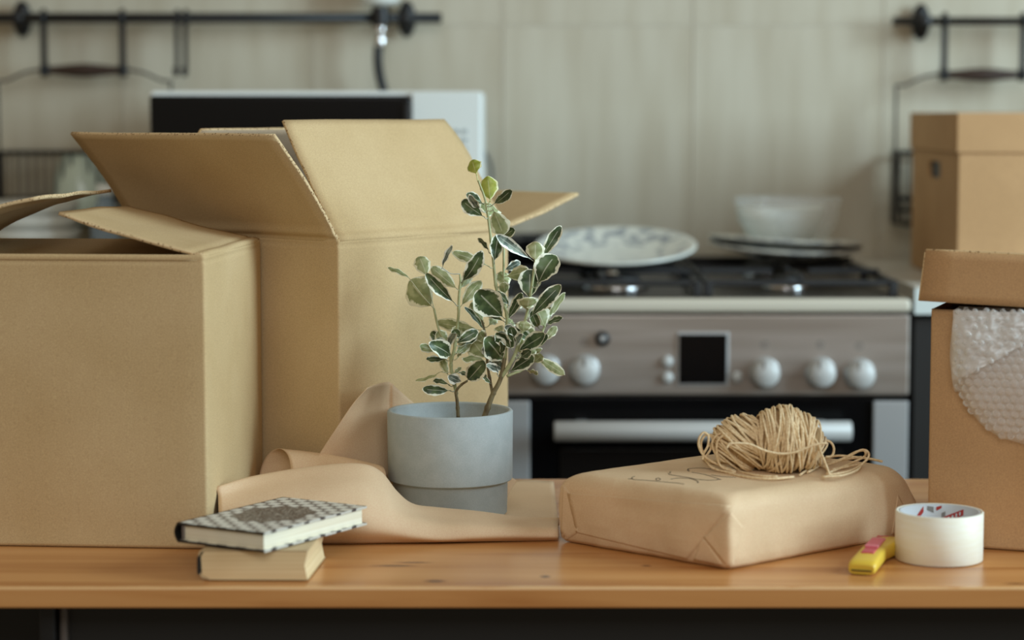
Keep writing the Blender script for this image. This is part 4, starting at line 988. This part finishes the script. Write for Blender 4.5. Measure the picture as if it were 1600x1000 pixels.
# ================================================================== books
bk = thing('paperback_book', 'thick paperback with yellowed pages lying under the patterned notebook', 'book', (-.235, 2.07, ZT))
O = Vector((-.2885, 2.025)); ub = Vector((.999, -.01)).normalized(); vb = Vector((.07, .997)).normalized(); bw_, bd_, bh = .1015, .105, .0275
def slab(O, u, v, w, d, prof_pts, mat, name, parent):
    """extrude a profile given in (along u, z) by d along v"""
    bm = bmesh.new(); A = [bm.verts.new((O.x+u.x*a, O.y+u.y*a, z)) for a, z in prof_pts]; Bv = [bm.verts.new((O.x+u.x*a+v.x*d, O.y+u.y*a+v.y*d, z)) for a, z in prof_pts]; n = len(prof_pts)
    bm.faces.new(A); bm.faces.new(Bv[::-1])
    for i in range(n): bm.faces.new((A[i], Bv[i], Bv[(i+1) % n], A[(i+1) % n]))
    return obj(name, bm, mat, parent)
z0 = ZT+.0012
def arcp(cx, cz, rx, rz, a0, a1, n=6): return [(cx+rx*math.cos(R(a0+(a1-a0)*i/n)), cz+rz*math.sin(R(a0+(a1-a0)*i/n))) for i in range(n+1)]
slab(O+vb*.0006, ub, vb, bw_, bd_-.0012, [(.004, z0+.004), (.012, z0+.0006), (bw_-.001, z0+.0006), (bw_-.0035, z0+bh/2), (bw_-.0005, z0+bh-.001), (.006, z0+bh-.001), (.003, z0+bh-.006)], M_page2, 'pages', bk)
cv = [(bw_, z0), (.011, z0), (.0035, z0+.002), (.0, z0+.009), (0, z0+bh-.006), (.002, z0+bh-.001), (.006, z0+bh), (bw_, z0+bh), (bw_, z0+bh-.0006), (.0065, z0+bh-.0006), (.003, z0+bh-.002), (.0012, z0+bh-.007), (.0012, z0+.009), (.0045, z0+.003), (.0115, z0+.0007), (bw_, z0+.0007)]
slab(O, ub, vb, bw_, bd_, cv, M('paper_cover', srgb(196, 170, 128), .6), 'cover', bk)
slab(O+ub*-.0004-vb*.0003, ub, vb, 0, .003, [(.0, z0+.006), (.0022, z0+.004), (.0034, z0+.010), (.0034, z0+bh-.008), (.0015, z0+bh-.004), (0, z0+bh-.008)], M_dark, 'spine_edge', bk)
def cover_mat():
    m = M('scallop_print', srgb(196, 192, 176), .45); t = m.node_tree; n = t.nodes; L = t.links
    uv = n.new('ShaderNodeUVMap'); se = n.new('ShaderNodeSeparateXYZ'); L.new(uv.outputs[0], se.inputs[0])
    def math_(op, a, b=None, c=None):
        q = n.new('ShaderNodeMath'); q.operation = op
        for i, v in enumerate((a, b, c)):
            if v is None: continue
            if isinstance(v, (int, float)): q.inputs[i].default_value = v
            else: L.new(v, q.inputs[i])
        return q.outputs[0]
    # rows of scallops: u across rows, v along; dark where the distance to the scallop centre is large
    X = math_('MULTIPLY', se.outputs[0], 9); Y = math_('MULTIPLY', se.outputs[1], 9)
    row = math_('FLOOR', Y); par = math_('MULTIPLY', math_('MODULO', row, 2), .5); fx = math_('SUBTRACT', math_('FRACT', math_('ADD', X, par)), .5); fy = math_('SUBTRACT', math_('FRACT', Y), .5)
    d = math_('SQRT', math_('ADD', math_('MULTIPLY', math_('MULTIPLY', fx, fx), 3.4), math_('MULTIPLY', fy, fy)))
    dk = n.new('ShaderNodeMapRange'); dk.inputs[1].default_value = .60; dk.inputs[2].default_value = .78; L.new(d, dk.inputs[0])
    mx = n.new('ShaderNodeMix'); mx.data_type = 'RGBA'; L.new(dk.outputs[0], mx.inputs[0]); mx.inputs[6].default_value = srgb(214, 212, 200); mx.inputs[7].default_value = srgb(84, 72, 66)
    # dark medallion with pale drawing
    cx_ = math_('SUBTRACT', se.outputs[0], .50); cy_ = math_('SUBTRACT', se.outputs[1], .50)
    an = math_('ARCTAN2', cy_, cx_)
    rr = math_('SQRT', math_('ADD', math_('MULTIPLY', cx_, cx_), math_('MULTIPLY', math_('MULTIPLY', cy_, cy_), .60)))
    rr2 = math_('ADD', rr, math_('MULTIPLY', math_('SINE', math_('MULTIPLY', an, 8)), .022))
    lt = math_('LESS_THAN', rr2, .27)
    nz = n.new('ShaderNodeTexNoise'); nz.inputs['Scale'].default_value = 26; nz.inputs['Detail'].default_value = 3; L.new(uv.outputs[0], nz.inputs[0])
    ring = math_('ABSOLUTE', math_('SUBTRACT', nz.outputs[0], .5)); vein = math_('LESS_THAN', ring, .018)
    mm = n.new('ShaderNodeMix'); mm.data_type = 'RGBA'; L.new(vein, mm.inputs[0]); mm.inputs[6].default_value = srgb(84, 74, 66); mm.inputs[7].default_value = srgb(190, 184, 168)
    m2 = n.new('ShaderNodeMix'); m2.data_type = 'RGBA'; L.new(lt, m2.inputs[0]); L.new(mx.outputs[2], m2.inputs[6]); L.new(mm.outputs[2], m2.inputs[7])
    L.new(m2.outputs[2], n['Principled BSDF'].inputs['Base Color']); return m
M_cov = cover_mat()
def dash_mat():
    m = M('dashed_edge', srgb(186, 182, 168), .5); t = m.node_tree; n = t.nodes; L = t.links
    uv = n.new('ShaderNodeUVMap'); se = n.new('ShaderNodeSeparateXYZ'); L.new(uv.outputs[0], se.inputs[0])
    a = n.new('ShaderNodeMath'); a.operation = 'MULTIPLY'; a.inputs[1].default_value = 6.4; L.new(se.outputs[0], a.inputs[0])
    f = n.new('ShaderNodeMath'); f.operation = 'FRACT'; L.new(a.outputs[0], f.inputs[0])
    g_ = n.new('ShaderNodeMath'); g_.operation = 'GREATER_THAN'; g_.inputs[1].default_value = .70; L.new(f.outputs[0], g_.inputs[0])
    mx = n.new('ShaderNodeMix'); mx.data_type = 'RGBA'; L.new(g_.outputs[0], mx.inputs[0]); mx.inputs[6].default_value = srgb(196, 192, 180); mx.inputs[7].default_value = srgb(62, 58, 58)
    L.new(mx.outputs[2], n['Principled BSDF'].inputs['Base Color']); return m
M_dash = dash_mat()
hb = thing('hardcover_notebook', 'small hardcover notebook with black and white scalloped cover on top of the paperback', 'book', (-.245, 2.11, z0+bh))
O2 = Vector((-.225, 2.0075)); u2 = Vector((-.862, .507)).normalized(); v2 = Vector((.52, .854)).normalized(); w2, l2 = .1005, .162; zb_ = z0+bh+.0012; T_ = .0185; ct = .0021
def coverboard(z, nm):
    bm = bmesh.new(); uvl = bm.loops.layers.uv.new('uv')
    q = [O2, O2+u2*w2, O2+u2*w2+v2*l2, O2+v2*l2]; a = [bm.verts.new((p.x, p.y, z)) for p in q]; b = [bm.verts.new((p.x, p.y, z+ct)) for p in q]
    tuv = [(0, 0), (0, 1), (1, 1), (1, 0)]
    f = bm.faces.new(b)
    for lp_, w_ in zip(f.loops, tuv): lp_[uvl].uv = w_
    f = bm.faces.new(a[::-1])
    for lp_, w_ in zip(f.loops, tuv[::-1]): lp_[uvl].uv = w_
    for i in range(4):
        f = bm.faces.new((a[i], a[(i+1) % 4], b[(i+1) % 4], b[i])); f.material_index = {0: 1, 1: 1, 2: 2, 3: 2}[i]
        for lp_, w_ in zip(f.loops, ((0, 0), (1, 0), (1, 1), (0, 1))): lp_[uvl].uv = w_
    return obj(nm, bm, [M_cov, M_dark, M_dash], hb)
coverboard(zb_, 'back_cover'); coverboard(zb_+T_-ct, 'front_cover')
bm = bmesh.new(); obox(bm, O2+u2*.003+v2*.003, u2*(w2-.006), v2*(l2-.007), zb_+ct, zb_+T_-ct); obj('page_block', bm, M_page, hb)
bm = bmesh.new(); n = 8
for s_ in (0,):
    base = O2+u2*w2
    pr = [(0, zb_), (0, zb_+T_)]; arc1 = [(.004*math.sin(math.pi*i/n), zb_+T_*i/n) for i in range(n+1)]; arc2 = [(.004*math.sin(math.pi*i/n)-.0018, zb_+T_*i/n) for i in range(n+1)]
slab(base, u2, v2, 0, l2, arc1+arc2[::-1], M_dark, 'spine', hb)
bm = bmesh.new()
for i in range(9):
    p = base-u2*.0035-v2*-.0022; zq = zb_+ct+.001+(T_-2*ct-.002)*i/8; tube(bm, [(p.x, p.y-.001, zq), (p.x+.003, p.y-.0016, zq+.0006)], .0005, 5)
obj('headband', bm, M('headband', srgb(90, 84, 96), .6), hb)
# ================================================================== tape roll
TX, TY = PY(1467, 850, 2.126).x, 2.126; Rt = .0418; ht = .0468; z1 = ZT+.0008
tp = thing('tape_roll', 'wide roll of cream masking tape standing by the yellow cutter', 'tape', (TX, TY, ZT))
b_ = bmesh.new(); lathe(b_, [(Rt-.0028, z1), (Rt-.0006, z1), (Rt, z1+.0006), (Rt, z1+ht-.0006), (Rt-.0006, z1+ht), (Rt-.0028, z1+ht-.0001), (Rt-.0028, z1)], (TX, TY, 0), 96); obj('tape', b_, M_tape, tp)
b_ = bmesh.new(); ri = Rt-.0052; lathe(b_, [(ri, z1+.0003), (Rt-.0029, z1+.0003), (Rt-.0029, z1+ht-.0004), (ri, z1+ht-.0004), (ri, z1+.0003)], (TX, TY, 0), 96); cr = obj('core', b_, M_core, tp); cr['label'] = 'white cardboard core printed in red and grey'
def wrap(bm, a0, a1, zl0, zl1, zu0, zu1, n=8):
    rr = ri-.0003; A_ = []
    for i in range(n+1):
        t = i/n; a = R(a0+(a1-a0)*t); zl = zl0+(zl1-zl0)*t; zu = zu0+(zu1-zu0)*t
        A_.append((bm.verts.new((TX+rr*math.cos(a), TY+rr*math.sin(a), z1+zl)), bm.verts.new((TX+rr*math.cos(a), TY+rr*math.sin(a), z1+zu))))
    for p, q in zip(A_, A_[1:]): bm.faces.new((p[0], q[0], q[1], p[1]))
b_ = bmesh.new()
wrap(b_, 122, 104, ht-.022, ht-.008, ht-.016, ht-.002); wrap(b_, 74, 40, ht-.020, ht-.009, ht-.013, ht-.003); wrap(b_, 84, 76, ht-.007, ht-.004, ht-.003, ht-.0015)
obj('red_print', b_, M_red, cr)
b_ = bmesh.new()
wrap(b_, 116, 106, ht-.024, ht-.020, ht-.018, ht-.013); wrap(b_, 98, 88, ht-.006, ht-.009, ht-.002, ht-.003); wrap(b_, 50, 40, ht-.022, ht-.020, ht-.012, ht-.011); wrap(b_, 76, 70, ht-.016, ht-.013, ht-.009, ht-.007)
obj('grey_print', b_, M_greyp, cr)
b_ = bmesh.new()
for k in range(5):
    a = 71-k*6.2; t = (74-a)/34; zc_ = ht-.0165+.0105*t
    rr = ri-.0006; A_ = [b_.verts.new((TX+rr*math.cos(R(a+da)), TY+rr*math.sin(R(a+da)), z1+zc_+dz)) for da, dz in ((-1.4, -.0012), (1.4, -.002), (1.4, .0012), (-1.4, .002))]; b_.faces.new(A_)
obj('letter_marks', b_, M_core, cr)
# ================================================================== utility knife
kf, kb = PZ(1346, 899, ZT), PZ(1382, 861, ZT)
kd = (kb-kf); kl = kd.length; kd.normalize(); ks = Vector((kd.y, -kd.x, 0))   # ks points right
kn_ = thing('utility_knife', 'small yellow and pink box cutter lying between parcel and tape roll', 'cutter', (kf.x, kf.y, ZT))
def kpt(a, b, z): return kf+kd*(a*kl)+ks*b+Vector((0, 0, z-(kf.z-ZT)))
prof_ = [(0, .0115, .0085), (.02, .0128, .0105), (.08, .0130, .0125), (.3, .0124, .0140), (.55, .0120, .0150), (.72, .0132, .0158), (.85, .0150, .0160), (.95, .0150, .0150), (1.0, .0105, .011)]
bm = bmesh.new(); rings = []
for a, hw, h in prof_:
    ofs = .0 if a < .62 else .0105*min(1, (a-.62)/.3)
    rg = []
    for k in range(20):
        an = 2*math.pi*k/20; cx_, cz_ = math.cos(an), math.sin(an); e = .45
        X_ = math.copysign(abs(cx_)**e, cx_)*hw; Z_ = math.copysign(abs(cz_)**e, cz_)*h/2
        rg.append(bm.verts.new(kpt(a, X_+ofs, .001+h/2+Z_)))
    rings.append(rg)
for a, b2 in zip(rings, rings[1:]):
    for k in range(20): bm.faces.new((a[k], a[(k+1) % 20], b2[(k+1) % 20], b2[k])).smooth = True
bm.faces.new(rings[0][::-1]); bm.faces.new(rings[-1])
obj('handle', bm, M_yel, kn_)
def kbox(a0, a1, b0, b1, z0_, z1_, nm, mat, par=kn_, bev=.0008):
    bm = bmesh.new(); P_ = [kpt(a0, b0, z0_), kpt(a0, b1, z0_), kpt(a1, b1, z0_), kpt(a1, b0, z0_)]; Q_ = [kpt(a0, b0, z1_), kpt(a0, b1, z1_), kpt(a1, b1, z1_), kpt(a1, b0, z1_)]
    a = [bm.verts.new(p) for p in P_]; b = [bm.verts.new(p) for p in Q_]
    bm.faces.new(a[::-1]); bm.faces.new(b)
    for i in range(4): bm.faces.new((a[i], a[(i+1) % 4], b[(i+1) % 4], b[i]))
    return obj(nm, bm, mat, par, bevel=bev)
kbox(.26, .97, -.0065, .0055, .013, .0162, 'slot_insert', M_redpl)
sl = kbox(.44, .78, -.0075, .0060, .0155, .0185, 'slider', M_pink, bev=.0012)
for k in range(4): kbox(.50+k*.06, .53+k*.06, -.006, .0045, .0185, .0191, 'grip_ridge', M_pink, sl, 0)
kbox(-.012, .01, -.0095, .0095, .0040, .0050, 'blade', M_dark, bev=0)
